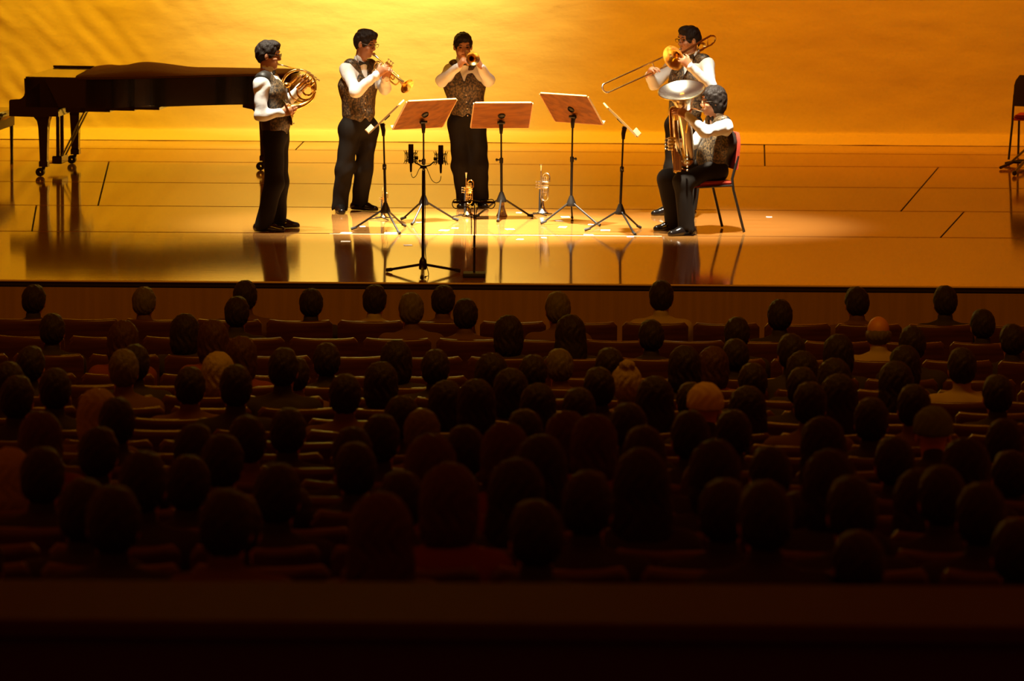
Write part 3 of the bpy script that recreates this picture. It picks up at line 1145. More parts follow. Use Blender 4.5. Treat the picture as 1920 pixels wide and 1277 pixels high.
def musician(label, J, fwd, hfwd, hpitch, hands, feet, hairmat='hair_black', style='short', specs=False,
             belly=0.0, torso_w=1.0, seed=1, seated=False, base=None):
    """J: joints in world coordinates; hands: {'R': (dir, normal, thumb side, curl), 'L': ...}"""
    f = unit([fwd[0], fwd[1], 0])
    l = np.cross(UP, f)
    ax = unit(J['neck'] - J['pelvis'])                      # spine
    R = frame(hfwd, hpitch)
    if base is None:
        base = (J['anR'] + J['anL']) / 2
    root = thing('person', label, 'person', (base[0], base[1], 0))
    H = J['head']
    # ---- body: one continuous skin surface
    S = SDF()
    add_head(S, H, R)
    S.cone(J['neck'] - ax * .03, H - R[2] * .05 - R[0] * .015, .056, .052, .03)
    S.cone(J['pelvis'], J['chest'], .085, .09, .04, side=l, q=.72)
    S.cone(J['chest'], J['neck'] - ax * .03, .09, .05, .05, side=l, q=.72)
    for s in 'RL':
        S.cone(J['sh' + s], J['el' + s], .040, .036, .03)
        S.cone(J['chest'] + ax * .05, J['sh' + s], .06, .042, .04)
        S.cone(J['el' + s], J['wr' + s], .036, .026, .02)
        d, n, sd, cu = hands[s]
        add_hand(S, J['wr' + s], d, n, sd, cu)
        S.cone(J['pelvis'], J['hip' + s], .07, .07, .04)
        S.cone(J['hip' + s], J['kn' + s], .065, .045, .03)
        S.cone(J['kn' + s], J['an' + s], .045, .034, .03)
        fd = unit([*feet[s], 0])
        S.cone(J['an' + s] - UP * .035, J['an' + s] - UP * .055 + fd * .10, .030, .022, .03)
    sdf_obj('body', S, .0062, 'skin', root)
    eyes(root, H, R)
    Sh = SDF()
    add_hair(Sh, H, R, style)
    Sh.post = lambda p: .0045 * np.sin(95 * (p @ R[1]) + 3 * np.sin(40 * (p @ R[2]))) * np.sin(70 * (p @ R[0]) + 2 * np.sin(55 * (p @ R[1])))
    sdf_obj('hair', Sh, .0055, hairmat, root)
    if specs:
        glasses(root, H, R)
    # ---- shirt
    w = torso_w
    S = SDF()
    S.cone(J['pelvis'] + ax * .06, J['chest'], .105 * w, .112 * w, .05, side=l, q=.72)
    S.cone(J['chest'], J['neck'] - ax * .05, .112 * w, .055, .06, side=l, q=.70)
    for s in 'RL':
        sh, el, wr = J['sh' + s], J['el' + s], J['wr' + s]
        S.cone(J['chest'] + ax * .07, sh, .08, .060, .05)
        S.cone(sh, el, .063, .053, .035)
        S.cone(el, wr + (el - wr) * .14, .054, .041, .03)
        S.cone(wr + (el - wr) * .12, wr + (el - wr) * .02, .040, .037, .006)      # cuff
    S.post = wrinkle(.006, seed, 38)
    S.cone(J['neck'] - ax * .05, J['neck'] + ax * .03 + f * .008, .070, .063, .01)   # collar
    S.cone(J['neck'] + ax * .0, J['neck'] + ax * .09 + f * .012, .056, .053, .004, 's')
    sdf_obj('shirt', S, .0075, 'white_shirt', root)
    # ---- vest
    S = SDF()
    S.cone(J['pelvis'] + ax * .05, J['chest'], .119 * w, .128 * w, .05, side=l, q=.72)
    S.cone(J['chest'], J['neck'] - ax * .045, .126 * w, .066, .06, side=l, q=.66)
    if belly:
        S.ell((J['pelvis'] * .55 + J['chest'] * .45) + f * .045, (.12 + belly, .13 + belly, .15), np.array([f, l, UP]), .05)
    for s in (-1, 1):
        S.cone(J['pelvis'] + ax * .05 + f * .085 * w + l * s * .05, J['pelvis'] - ax * .015 + f * .092 * w + l * s * .045, .045, .022, .04)
    for s in 'RL':
        dv = J['sh' + s] - J['neck']
        S.cone(J['neck'] - ax * .045 + dv * .15, J['neck'] + dv * .70 + ax * .012, .060, .070, .04)
    for s in 'RL':
        S.cone(J['sh' + s] + (J['el' + s] - J['sh' + s]) * .0, J['el' + s], .070, .070, .012, 's')
    N, L = J['neck'], .18

    def wedge(p):
        rel = p - N
        side = np.abs(rel @ l)
        return np.maximum(side - np.maximum((rel @ ax + L) * .34, 0) * .98, .01 - rel @ f)
    S.fn(wedge, .006, 's')
    S.post = wrinkle(.0025, seed + 9, 26)
    vo, v, q = sdf_obj('vest', S, .0075, 'brocade', root)
    vo.data.materials.append(MATS['vest_black'])
    cen = v[q].mean(1)
    C0 = (J['pelvis'] + J['chest']) / 2
    isback = ((cen - C0) @ f) < -.01
    vo.data.polygons.foreach_set('material_index', isback.astype(np.int32))
    for k in range(4):
        b = J['chest'] - ax * (.09 + .065 * k) + f * (.128 * w + (.02 + belly if belly and k > 0 else .004))
        MB().ell(b, (.006, .008, .008), np.array([f, l, UP])).build('button', 'chrome', root)
    # bow tie
    T = J['neck'] - ax * .012 + f * .066
    m = MB()
    for s in (-1, 1):
        pts = [T + l * s * a_ + UP * b_ for a_, b_ in ((.006, .008), (.05, .024), (.055, 0), (.05, -.024), (.006, -.008))]
        m.prism([p - f * .006 for p in pts], f * .014)
    m.ell(T + f * .003, (.012, .012, .013), np.array([f, l, UP]))
    m.build('bow_tie', 'vest_black', root, smooth=False)
    # ---- trousers
    S = SDF()
    S.cone(J['pelvis'] - ax * .03, J['pelvis'] + ax * .09, .112 * w, .110 * w, .05, side=l, q=.74)
    for s in 'RL':
        S.cone(J['pelvis'] - ax * .02, J['hip' + s], .095, .092, .05)
        S.cone(J['hip' + s], J['kn' + s], .094, .080, .05)
        an = J['an' + s] - UP * .035
        S.cone(J['kn' + s], an, .083, .074, .045)
        S.cone(an - UP * .02, an - UP * .16, .068, .085, .01, 's')
    S.post = wrinkle(.0065, seed + 3, 24)
    sdf_obj('trousers', S, .0085, 'trousers', root)
    for s in 'RL':
        S = SDF()
        add_shoe(S, J['an' + s], feet[s])
        sdf_obj('shoe', S, .006, 'shoe_black', root)
    return root, R


def JJ(Y0, **kw):
    return {k: P(v[0], v[1], Y0 + v[2]) for k, v in kw.items()}


# ================================================================== INSTRUMENTS


def trumpet(label, mouth, d, down, group=None, scale=1.0, m_='brass', bell_m=None):
    """mouthpiece end, direction to the bell, side on which the lower tubing hangs"""
    d = unit(d)
    w = unit(np.asarray(down, float) - d * (np.asarray(down, float) @ d))
    sd = np.cross(d, w)
    k = scale
    t = thing('trumpet', label, 'trumpet', tuple(mouth), group)
    q = lambda a, b, c=0: np.asarray(mouth) + k * (d * a + w * b + sd * c)
    MB().lathe(q(0, 0, .018), d, [(0, .006 * k), (0, .0135 * k), (.012 * k, .0135 * k), (.028 * k, .008 * k), (.075 * k, .0055 * k)], 16).build('mouthpiece', 'silver', t)
    arc = lambda a, b0, b1, c, s: [q(a + s * .0375 * math.sin(u), (b0 + b1) / 2 - (b1 - b0) / 2 * math.cos(u), c) for u in np.linspace(0, math.pi, 10)]
    lead = [q(.06, 0, .018), q(.16, 0, .018), q(.31, 0, .018)] + arc(.315, 0, .075, .018, 1) + [q(.25, .075, .014), q(.215, .075, .01)]
    MB().tube(lead, .0062 * k, 10).build('leadpipe', m_, t)
    bell = [q(.17, .075, -.012), q(.14, .075, -.016)] + arc(.125, .075, 0, -.018, -1) + [q(.16, 0, -.018), q(.25, 0, -.018)]
    rad = [.0062 * k] * 2 + [.0065 * k] * 10 + [.0068 * k, .0075 * k]
    bo_ = MB().tube(bell, rad, 12)
    bl = [(.0, .0075), (.06, .009), (.11, .0115), (.15, .0165), (.18, .025), (.20, .037), (.213, .052), (.220, .0615), (.222, .063), (.2215, .061), (.213, .050), (.20, .035), (.18, .023), (.15, .0145), (.11, .0095)]
    bo_.lathe(q(.25, 0, -.018), d, [(a * k, r * k) for a, r in bl], 28)
    bo_.build('bell', bell_m or m_, t)
    for i in range(3):
        a = .175 + .026 * i
        v = MB().lathe(q(a, -.035, 0), w, [(0, 0), (0, .0105 * k), (.004 * k, .0115 * k), (.10 * k, .0115 * k), (.104 * k, .009 * k), (.11 * k, .0)], 14)
        v.build('valve', m_, t)
        c = MB().tube([q(a, -.035, 0), q(a, -.058, 0)], .0028 * k, 8)
        c.lathe(q(a, -.062, 0), w, [(0, 0), (0, .009 * k), (.004 * k, .009 * k), (.004 * k, 0)], 12)
        c.build('valve_cap', 'silver', t)
    sl = MB()
    sl.tube([q(.24, .05, .01), q(.29, .05, .01)] + [q(.29 + .012 * math.sin(u), .038 + .012 * math.cos(u), .01) for u in np.linspace(0, math.pi, 6)] + [q(.24, .026, .01)], .005 * k, 8)
    sl.tube([q(.175, .05, 0), q(.12, .055, .006), q(.12, .03, .006), q(.175, .03, 0)], .005 * k, 8)
    for a in (.15, .27):
        sl.tube([q(a, 0, .018), q(a, 0, -.018)], .003 * k, 6)
        sl.tube([q(a, .075, .016), q(a, 0, .018)], .003 * k, 6)
    sl.build('tuning_slides', m_, t)
    return t


# --- horn player, in profile
c = G(500, 433)
Y1 = c[1]
J = JJ(Y1, pelvis=(516, 244, 0), chest=(509, 172, 0), neck=(500, 134, 0), head=(503, 104, 0),
       shR=(489, 158, -.17), shL=(505, 157, .17), elR=(489, 216, -.23), elL=(532, 196, .22), wrR=(528, 211, -.19), wrL=(569, 160, .12),
       hipR=(513, 264, -.085), hipL=(519, 264, .085), knR=(514, 342, -.09), knL=(524, 340, .09), anR=(494, 419, -.10), anL=(521, 413, .10))
for s, p in (('anR', (494, 434)), ('anL', (521, 427))):
    g = G(*p)
    J[s] = np.array([g[0], g[1] if s == 'anL' else g[1], .085])
hands = {'R': ([.9, .25, .15], [.2, 1, .2], [.2, -.2, 1], .35), 'L': ([.45, -.35, .85], [-.3, -1, .2], [-1, 0, .4], .9)}
m1, R1 = musician('musician in brocade vest and white sleeves playing a French horn beside the grand piano', J, (1, -.06), (1, -.10), .12, hands,
                  {'R': (1, -.18), 'L': (1, .05)}, specs=True, belly=.012, seed=11)

# French horn
YH = Y1 - .03
s1 = FPX / (YH - CAM[1])
hn = thing('french_horn', 'coiled gold French horn held up by the player beside the piano', 'horn', tuple(P(561, 165, YH)))


def hp(px, py, dy=0.0):
    return P(px, py, YH + dy)


mth = J['head'] + np.array([.098, 0, -.066]) @ R1
MB().lathe(mth, hp(545, 126, .0) - mth, [(-.004, .004), (-.004, .010), (.01, .009), (.03, .005), (.07, .004)], 14).build('mouthpiece', 'silver', hn)
MB().tube(smooth_path([mth + (hp(545, 126) - mth) * .4, hp(541, 125.5), hp(555, 129), hp(572, 134, -.02), hp(588, 148, -.02), hp(592, 165, -.01)], 24), .0055, 8).build('leadpipe', 'brass', hn)
ring = [hp(560 + 32 * math.cos(t), 163 - 32 * math.sin(t), .03 * math.sin(t)) for t in np.linspace(-.2, 3.6, 30)]
MB().tube(ring, np.linspace(.0095, .0135, 30), 10).build('main_loop', 'brass', hn)
bell_path = smooth_path([hp(591, 172, -.01), hp(586, 184, -.02), hp(576, 193, -.03), hp(564, 199, -.04), hp(553, 202, -.05), hp(546, 205, -.055)], 25)
rads = np.interp(np.linspace(0, 1, len(bell_path)), [0, .3, .6, .8, 1], [.0135, .018, .026, .038, .052])
b_ = MB().tube(bell_path, rads, 20, cap=False)
bd_ = unit(hp(538, 208, -.07) - hp(552, 202, -.05))
e0 = bell_path[-1]
b_.lathe(e0, bd_, [(0, .052), (.02, .066), (.035, .085), (.045, .108), (.050, .130), (.052, .135), (.050, .133), (.043, .106), (.032, .083), (.015, .062)], 32)
b_.build('bell', 'brass', hn)
for i in range(6):
    x0, y0 = 543 + i * 4.2, 156 + i * 3.0
    MB().tube([hp(x0, y0, -.05), hp(x0 + 15, y0 - 14, -.05)], .0075, 8).build('slide', 'brass', hn)
for (cx, cy, r_, n_) in ((573, 172, 16, 'small_loop'), (566, 168, 24, 'small_loop'), (577, 170, 9, 'small_loop')):
    MB().tube([hp(cx + r_ * math.cos(t), cy - r_ * .95 * math.sin(t), -.02 - .015 * math.sin(2 * t)) for t in np.linspace(0, 2 * math.pi, 25)[:-1]], .0085, 8, closed=True).build(n_, 'brass', hn)
for i in range(4):
    x0, y0 = 566 + i * 5.5, 146 + i * 4.5
    a_, b2 = hp(x0, y0, -.045), hp(x0 + 8, y0 - 8, -.045)
    MB().lathe(a_, b2 - a_, [(0, 0), (0, .014), (.006, .016), (.04, .016), (.045, .012), (.05, 0)], 14).build('rotor_valve', 'brass', hn)
    MB().tube([b2, hp(x0 + 13, y0 - 11, -.05), hp(x0 + 17, y0 - 8, -.05)], [.004, .005, .007], 8).build('valve_key', 'silver', hn)
MB().ell(hp(537, 160, -.03), (.035, .022, .026)).build('slide_bow', 'brass', hn)

# --- first trumpet player, three-quarter view
c = G(655, 398)
Y2 = c[1]
J = JJ(Y2, pelvis=(672, 222, 0), chest=(671, 160, 0), neck=(675, 115, 0), head=(685, 82, -.03),
       shR=(650, 131, -.11), shL=(700, 130, .13), elR=(668, 172, -.28), elL=(721, 166, -.02), wrR=(709, 138, -.30), wrL=(723, 146, -.22),
       hipR=(655, 243, -.05), hipL=(691, 243, .05), knR=(646, 318, -.06), knL=(682, 318, .03), anR=(638, 384, -.06), anL=(673, 380, .08))
for s, p in (('anR', (637, 398)), ('anL', (674, 394))):
    g = G(*p)
    J[s] = np.array([g[0], g[1], .085])
mouth = J['head'] + np.array([.094, 0, -.066]) @ frame((.85, -.52), .28)
bellp = P(766, 162, Y2 - .40)
dd = unit(bellp - mouth)
hands = {'R': ([.75, -.1, .62], [.35, .9, .1], [-.6, .2, .8], 1.0), 'L': ([.35, -.05, .9], [.3, -.9, .2], [-.9, 0, .5], 1.1)}
m2, R2 = musician('tall bespectacled musician in brocade vest playing a trumpet pointed down to the side', J, (.58, -.81), (.85, -.52), .28, hands,
                  {'R': (.15, -1), 'L': (.88, -.47)}, specs=True, seed=21)
trumpet('gold trumpet slanting down in the hands of the tall player', mouth, dd, (-.3, .1, -1), scale=np.linalg.norm(bellp - mouth) / .47)

# --- second trumpet player, facing the hall
c = G(884, 390)
Y3 = c[1]
J = JJ(Y3, pelvis=(876, 214, 0), chest=(871, 158, 0), neck=(869, 117, -.01), head=(868, 88, -.05),
       shR=(845, 132, 0), shL=(896, 131, 0), elR=(829, 151, -.17), elL=(917, 151, -.15), wrR=(860, 124, -.33), wrL=(901, 124, -.36),
       hipR=(860, 232, 0), hipL=(893, 232, 0), knR=(864, 312, -.03), knL=(899, 312, -.02), anR=(871, 375, 0), anL=(901, 375, 0))
for s, p in (('anR', (871, 388)), ('anL', (902, 388))):
    g = G(*p)
    J[s] = np.array([g[0], g[1], .085])
R3h = frame((.12, -1), .20)
mouth = J['head'] + np.array([.094, 0, -.066]) @ R3h
bellp = P(890, 109, Y3 - .60)
hands = {'R': ([.55, -.35, .75], [.8, .2, -.3], [-.2, .4, .9], 1.0), 'L': ([-.45, -.2, .85], [-.8, .1, -.2], [-.1, .8, .5], 1.1)}
m3, R3_ = musician('musician in brocade vest facing the hall with a trumpet raised to his mouth', J, (.08, -1), (.12, -1), .20, hands,
                   {'R': (-.25, -1), 'L': (.25, -1)}, seed=31)
trumpet('gold trumpet pointed straight towards the hall at the player lips', mouth, bellp - mouth, (.35, 0, -1), scale=np.linalg.norm(bellp - mouth) / .47)

# --- trombone player
c = G(1262, 404)
Y4 = c[1]
J = JJ(Y4, pelvis=(1283, 220, 0), chest=(1290, 146, 0), neck=(1299, 103, 0), head=(1292, 76, -.02),
       shR=(1259, 126, .13), shL=(1326, 122, -.11), elR=(1226, 157, -.02), elL=(1332, 160, -.27), wrR=(1217, 141, -.24), wrL=(1292, 122, -.42),
       hipR=(1266, 238, .05), hipL=(1297, 238, -.05), knR=(1262, 316, .03), knL=(1296, 316, -.06), anR=(1258, 390, .04), anL=(1292, 390, -.05))
for s, p in (('anR', (1257, 403)), ('anL', (1292, 408))):
    g = G(*p)
    J[s] = np.array([g[0], g[1], .085])
R4h = frame((-.86, -.52), .10)
mouth = J['head'] + np.array([.094, 0, -.066]) @ R4h
hands = {'R': ([.35, -.5, .8], [.5, -.5, .1], [.8, .4, .3], .9), 'L': ([-.7, -.25, .65], [-.6, .6, .3], [.2, .4, .9], .9)}
m4, R4_ = musician('musician in brocade vest standing behind the tuba player and sliding a long trombone', J, (-.55, -.83), (-.86, -.52), .10, hands,
                   {'R': (-.9, -.4), 'L': (-.5, -.85)}, specs=True, seed=41)
# trombone
tb = thing('trombone', 'long gold trombone slanting down from the standing player over the tuba bell', 'trombone', tuple(mouth))
e_up = P(1133, 157, Y4 - .60)
sdir = unit(e_up - mouth)
wdn = unit(P(1145, 172, Y4 - .60) - e_up)
wdn = unit(wdn - sdir * (wdn @ sdir))
L = np.linalg.norm(e_up - mouth)
gap = .088
tq = lambda a, b, c=0: mouth + sdir * a + wdn * b + np.cross(sdir, wdn) * c
MB().lathe(mouth, sdir, [(-.002, .004), (-.002, .0125), (.02, .011), (.04, .006), (.08, .006)], 16).build('mouthpiece', 'silver', tb)
m = MB()
m.tube([tq(.06, 0), tq(L, 0)], .0072, 10)
m.tube([tq(.10, gap), tq(L, gap)], .0072, 10)
m.build('slide_tubes', 'brass', tb)
MB().tube([tq(L + gap / 2 * math.sin(u), gap / 2 - gap / 2 * math.cos(u)) for u in np.linspace(0, math.pi, 12)], .0088, 10).build('slide_bow', 'silver', tb)
m = MB()
m.tube([tq(.115, -.004), tq(.115, gap + .004)], .006, 8)
m.tube([tq(.36, -.004), tq(.36, gap + .004)], .006, 8)
m.build('slide_brace', 'silver', tb)
# bell section: back along the shoulder, round the tuning bow and forward into the bell
sd4 = unit(P(1262, 110, Y4 - .5) - tq(.17, gap))
cr = np.cross(sdir, wdn)
if cr[1] > 0:
    cr = -cr
bq = lambda a, b, c: mouth + sdir * a + wdn * b + cr * c
m = MB()
m.tube([bq(.10, gap, 0), bq(-.05, gap, .03), bq(-.30, gap * .95, .05)], .0075, 10)
m.build('gooseneck', 'brass', tb)
MB().tube([bq(-.30 - .045 * math.sin(u), gap * .95 * (.5 + .5 * math.cos(u)) - .005 + 0.02 * (1 - math.cos(u)) / 2, .05 + .05 * (1 - math.cos(u)) / 2) for u in np.linspace(0, math.pi, 14)], .0085, 10).build('tuning_bow', 'brass', tb)
bdir = unit(sdir + np.array([0, -.35, -.05]))
m = MB().tube([bq(-.30, .01, .10), bq(-.15, .02, .12), bq(.08, .050, .16)], [.009, .0105, .0135], 12)
m.lathe(bq(.08, .050, .16), bdir, [(a_, r_ * (1 + .14 * a_ / .185)) for a_, r_ in [(0, .0135), (.06, .017), (.10, .024), (.13, .034), (.155, .050), (.172, .072), (.182, .095), (.185, .105), (.1845, .104), (.178, .088), (.165, .062), (.145, .042), (.12, .029)]], 36)
m.build('bell', 'brass', tb)
m = MB()
m.tube([bq(-.12, gap, .035), bq(-.12, .02, .11)], .005, 8)
m.tube([bq(-.25, gap, .045), bq(-.25, .012, .10)], .005, 8)
for (a, r_) in ((-.18, .038), (-.18, .030)):
    m.tube([bq(a + r_ * 1.9 * math.cos(t), .055 + r_ * math.sin(t), .02) for t in np.linspace(0, 2 * math.pi, 21)[:-1]], .0065, 8, closed=True)
m.build('valve_tubing', 'brass', tb)

# --- tuba player, seated
Y5 = CH_C[1]
pel = np.array([CH_C[0] - tfwd[0] * .06, CH_C[1] - tfwd[1] * .06, SEATZ + .105])
J = JJ(Y5, chest=(1350, 266, 0), neck=(1345, 219, 0), head=(1337, 191, -.03),
       shL=(1361, 238, -.19), shR=(1332, 234, .17), elL=(1322, 247, -.40), elR=(1300, 268, .12), wrL=(1289, 217, -.44), wrR=(1272, 268, -.05))
J['pelvis'] = pel
side5 = np.array([.37, -.93, 0])
for s, sg in (('L', 1), ('R', -1)):
    J['hip' + s] = pel + side5 * sg * .09 + np.array([0, 0, -.01]) + tfwd * .02
J['knL'] = P(1281, 341, Y5 - .32)
J['knR'] = P(1250, 336, Y5 + .0)
for s, p in (('anL', (1288, 441)), ('anR', (1263, 432))):
    g = G(*p)
    J[s] = np.array([g[0], g[1], .085])
hands = {'L': ([-.85, .1, .45], [.2, .6, -.7], [.2, .5, .8], .5), 'R': ([-.8, -.3, .2], [-.2, -.8, -.3], [0, -.2, 1], .8)}
m5, R5_ = musician('seated musician with bowl-cut hair and white sleeves playing a tuba on a red chair', J, tfwd, (-.96, -.25), .08, hands,
                   {'L': (-.85, -.5), 'R': (-.9, -.35)}, specs=True, style='bowl', belly=.02, torso_w=1.06, seed=51, base=J['anL'] * .5 + J['anR'] * .5)

# tuba
YT = Y5 - .26
tu = thing('tuba', 'upright gold and silver tuba with wide upturned bell resting on the seated player lap', 'tuba', tuple(P(1277, 326, YT)))


def tp(px, py, dy=0.0):
    return P(px, py, YT + dy)


bc_ = tp(1278, 169, -.09)
bx = tp(1288, 250, .02) - bc_
ax5 = unit(bx + np.array([0, .03, 0]))
prof = [(-.006, .207), (0, .2135), (.006, .209), (.022, .180), (.042, .145), (.07, .112), (.11, .086), (.16, .070), (.24, .061), (.34, .056), (.45, .052), (.60, .048), (.69, .046)]
inner = [(-.004, .205), (.018, .178), (.038, .143), (.066, .110), (.106, .084), (.156, .068), (.30, .055)]
m = MB().lathe(bc_, ax5, prof, 40)
m.build('bell', 'silver', tu)
m = MB().lathe(bc_, ax5, inner, 40)
m.build('bell_throat', 'silver', tu)
m = MB().tube([bc_ + (perp(ax5)[0] * math.cos(t) + perp(ax5)[1] * math.sin(t)) * .211 for t in np.linspace(0, 2 * math.pi, 49)[:-1]], .0045, 8, closed=True)
m.build('bell_rim', 'brass', tu)
bb = bc_ + ax5 * .68
bot = smooth_path([bb, bb + [-.01, -.01, -.045], bb + [-.05, -.03, -.062], bb + [-.085, -.040, -.04], bb + [-.100, -.045, .02], tp(1268, 262, -.03), tp(1267, 225, -.06)], 36)
MB().tube(bot, np.interp(np.linspace(0, 1, len(bot)), [0, .5, 1], [.046, .036, .024]), 16).build('bottom_bow', 'silver', tu)
top_b = smooth_path([tp(1267, 225, -.06), tp(1267, 210, -.10), tp(1265, 203, -.11), tp(1259, 206, -.10), tp(1258, 216, -.10), tp(1261, 270, -.10), tp(1266, 316, -.10), tp(1270, 322, -.08), tp(1275, 316, .04), tp(1281, 290, .14), tp(1281, 262, .13)], 80)
MB().tube(top_b, np.linspace(.022, .012, len(top_b)), 12).build('branch_tubing', 'brass', tu)
lead = smooth_path([J['head'] + np.array([.12, 0, -.068]) @ R5_, tp(1300, 204, .0), tp(1293, 210, -.08), tp(1290, 225, -.10), tp(1286, 250, -.13)], 24)
MB().tube(lead, np.linspace(.007, .009, len(lead)), 8).build('leadpipe', 'brass', tu)
mo = J['head'] + np.array([.096, 0, -.068]) @ R5_
MB().lathe(mo, lead[3] - mo, [(0, .008), (0, .017), (.015, .017), (.035, .011), (.06, .007)], 16).build('mouthpiece', 'silver', tu)
for i in range(4):
    y0 = 260 + i * 6.5
    a_, b2 = tp(1266, y0, -.12), tp(1250 - (i == 0) * 2, y0, -.13)
    MB().lathe(a_, b2 - a_, [(0, 0), (0, .0145), (.06, .0145), (.064, .010), (.07, .004), (.085, .004), (.086, .012), (.092, .012), (.092, 0)], 14).build('valve', 'silver', tu)
for i in range(4):
    x0 = 1263 + i * 3.0
    MB().tube(smooth_path([tp(x0, 272 + 6 * i, -.17), tp(x0 + 1, 318, -.17), tp(x0 + 3.2, 321, -.17), tp(x0 + 4.5, 317, -.17), tp(x0 + 4, 280 + 4 * i, -.17)], 20), .008, 8).build('valve_slide', 'brass', tu)
for i in range(5):
    MB().ell(tp(1288.5, 293 + i * 6.6, -.19), (.009, .009, .010)).build('slide_knob', 'silver', tu)

# --- instruments standing on small peg stands


def peg_stand_trumpet(px, py_top, py_bot, tlabel, slabel, scale, mm):
    g = G(px, py_bot)
    st = thing('instrument_stand', slabel, 'stand', (g[0], g[1], 0), 'small stands for brass instruments')
    MB().tube([g + [0, 0, .02], g + [0, 0, .16 * scale], g + [0, 0, .24 * scale]], [.012, .010, .006], 10).build('peg', 'rubber', st)
    for k in range(4):
        an = k * math.pi / 2 + .5
        MB().tube([g + [0, 0, .018], g + [.13 * math.cos(an), .13 * math.sin(an), .006]], [.007, .005], 6).build('leg', 'dark_metal', st)
    top = P(px, py_top, g[1])
    Lz = top[2] - .022
    sc = Lz / .472
    o = trumpet(tlabel, np.array([g[0] + .018 * sc, g[1], top[2]]), (0, 0, -1), (1, -.5, 0), 'spare trumpets on the floor', sc, mm)
    return o


peg_stand_trumpet(716, 351, 411, 'small gold cornet standing bell down behind the horn player music stand', 'low black peg stand under the small gold cornet', .75, 'brass')
peg_stand_trumpet(872, 323, 406, 'gold trumpet standing bell down at the feet of the musician facing the hall', 'low black peg stand under the trumpet at the musician feet', 1.0, 'brass')
peg_stand_trumpet(1012, 308, 403, 'bright silver and gold trumpet standing bell down between two music stands', 'low black peg stand under the bright silver and gold trumpet', 1.0, 'silver')
# metal mute
g = G(941, 405)
mu = thing('trumpet_mute', 'silver cone-shaped trumpet mute standing behind the central music stand', 'mute', (g[0], g[1], 0))
MB().lathe(g, UP, [(0, 0), (0, .050), (.006, .052), (.03, .040), (.08, .026), (.14, .018), (.145, .0)], 24).build('cone', 'silver', mu)
MB().lathe(g + UP * .10, UP, [(0, .0245), (0.0, .026), (.028, .0225), (.028, .020)], 20).build('cork_ring', 'desk_edge', mu)

# ================================================================== HALL: raked floor, seats, listeners, parapet
ORD = ['first', 'second', 'third', 'fourth', 'fifth', 'sixth', 'seventh', 'eighth', 'ninth', 'tenth', 'eleventh', 'twelfth',
       'thirteenth', 'fourteenth', 'fifteenth', 'sixteenth', 'seventeenth', 'eighteenth', 'nineteenth']
ROWY = [602, 635, 669, 705, 725, 745, 766, 787, 808, 829, 851, 876, 902, 929, 958, 990, 1025, 1061, 1097]
PITCHX = .553
SEATH = .97
rows = []
for k, py in enumerate(ROWY):
    d = 37.0 - 1.15 * k
    Y = CAM[1] + d
    p = P(960, py, Y)
    rows.append((Y, p[2] - SEATH))
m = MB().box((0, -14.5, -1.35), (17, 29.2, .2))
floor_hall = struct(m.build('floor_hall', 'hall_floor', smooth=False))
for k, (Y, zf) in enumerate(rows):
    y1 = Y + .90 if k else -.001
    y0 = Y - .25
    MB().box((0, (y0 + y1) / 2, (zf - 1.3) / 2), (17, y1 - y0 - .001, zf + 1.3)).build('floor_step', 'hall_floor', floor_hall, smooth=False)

# --- one theatre seat (faces +Y, towards the stage; back edge at y = 0)
seat0 = thing('theatre_seat', 'dark theatre seat', 'seat')
n = 19
V, Fc = [], []
for i in range(n):
    x = -.257 + .514 * i / (n - 1)
    u = abs(x) / .257
    yo = .035 * u * u
    zt = SEATH - .010 + .012 * u ** 3 - .035 * max(0, (u - .93) / .07) ** 2
    for yy_, zz_ in ((.0, .36), (-.035, zt - .05), (-.036, zt - .012), (-.028, zt - .002), (-.014, zt), (-.002, zt - .006), (.004, zt - .03), (.03, .36)):
        V.append((x, yy_ + yo, zz_))
for i in range(n - 1):
    for j in range(8):
        a, b = i * 8 + j, i * 8 + (j + 1) % 8
        Fc.append((a, b, b + 8, a + 8))
Fc += [tuple(range(7, -1, -1)), tuple((n - 1) * 8 + j for j in range(8))]
MB().add(V, Fc).build('back_shell', 'seat_shell', seat0, angle=50)
V, Fc = [], []
for i in range(13):
    x = -.235 + .47 * i / 12
    u = abs(x) / .235
    yo = .03 * u * u
    for t in range(7):
        z = .42 + (SEATH - .47) * t / 6
        V.append((x, .012 + yo + .045 * math.sin(math.pi * (t + .5) / 7) * (1 - u ** 4 * .8) + .03 * (1 - t / 6), z))
for i in range(12):
    for t in range(6):
        a = i * 7 + t
        Fc.append((a, a + 1, a + 8, a + 7))
bcush = MB().add(V, Fc).build('back_cushion', 'seat_fabric', seat0)
MB().box((0, .29, .40), (.47, .46, .11), bev=.035).build('seat_cushion', 'seat_fabric', seat0)
for s in (-1, 1):
    ar = MB().box((s * .2755, .22, .585), (.045, .34, .028), bev=.010)
    ar.build('armrest', 'seat_shell', seat0)
    MB().box((s * .2755, .20, .285), (.03, .26, .57), bev=.006).build('side_frame', 'seat_shell', seat0, smooth=False)

# --- seated listeners: bodies, hair and clothes made once, then copied
LOOKS = {}


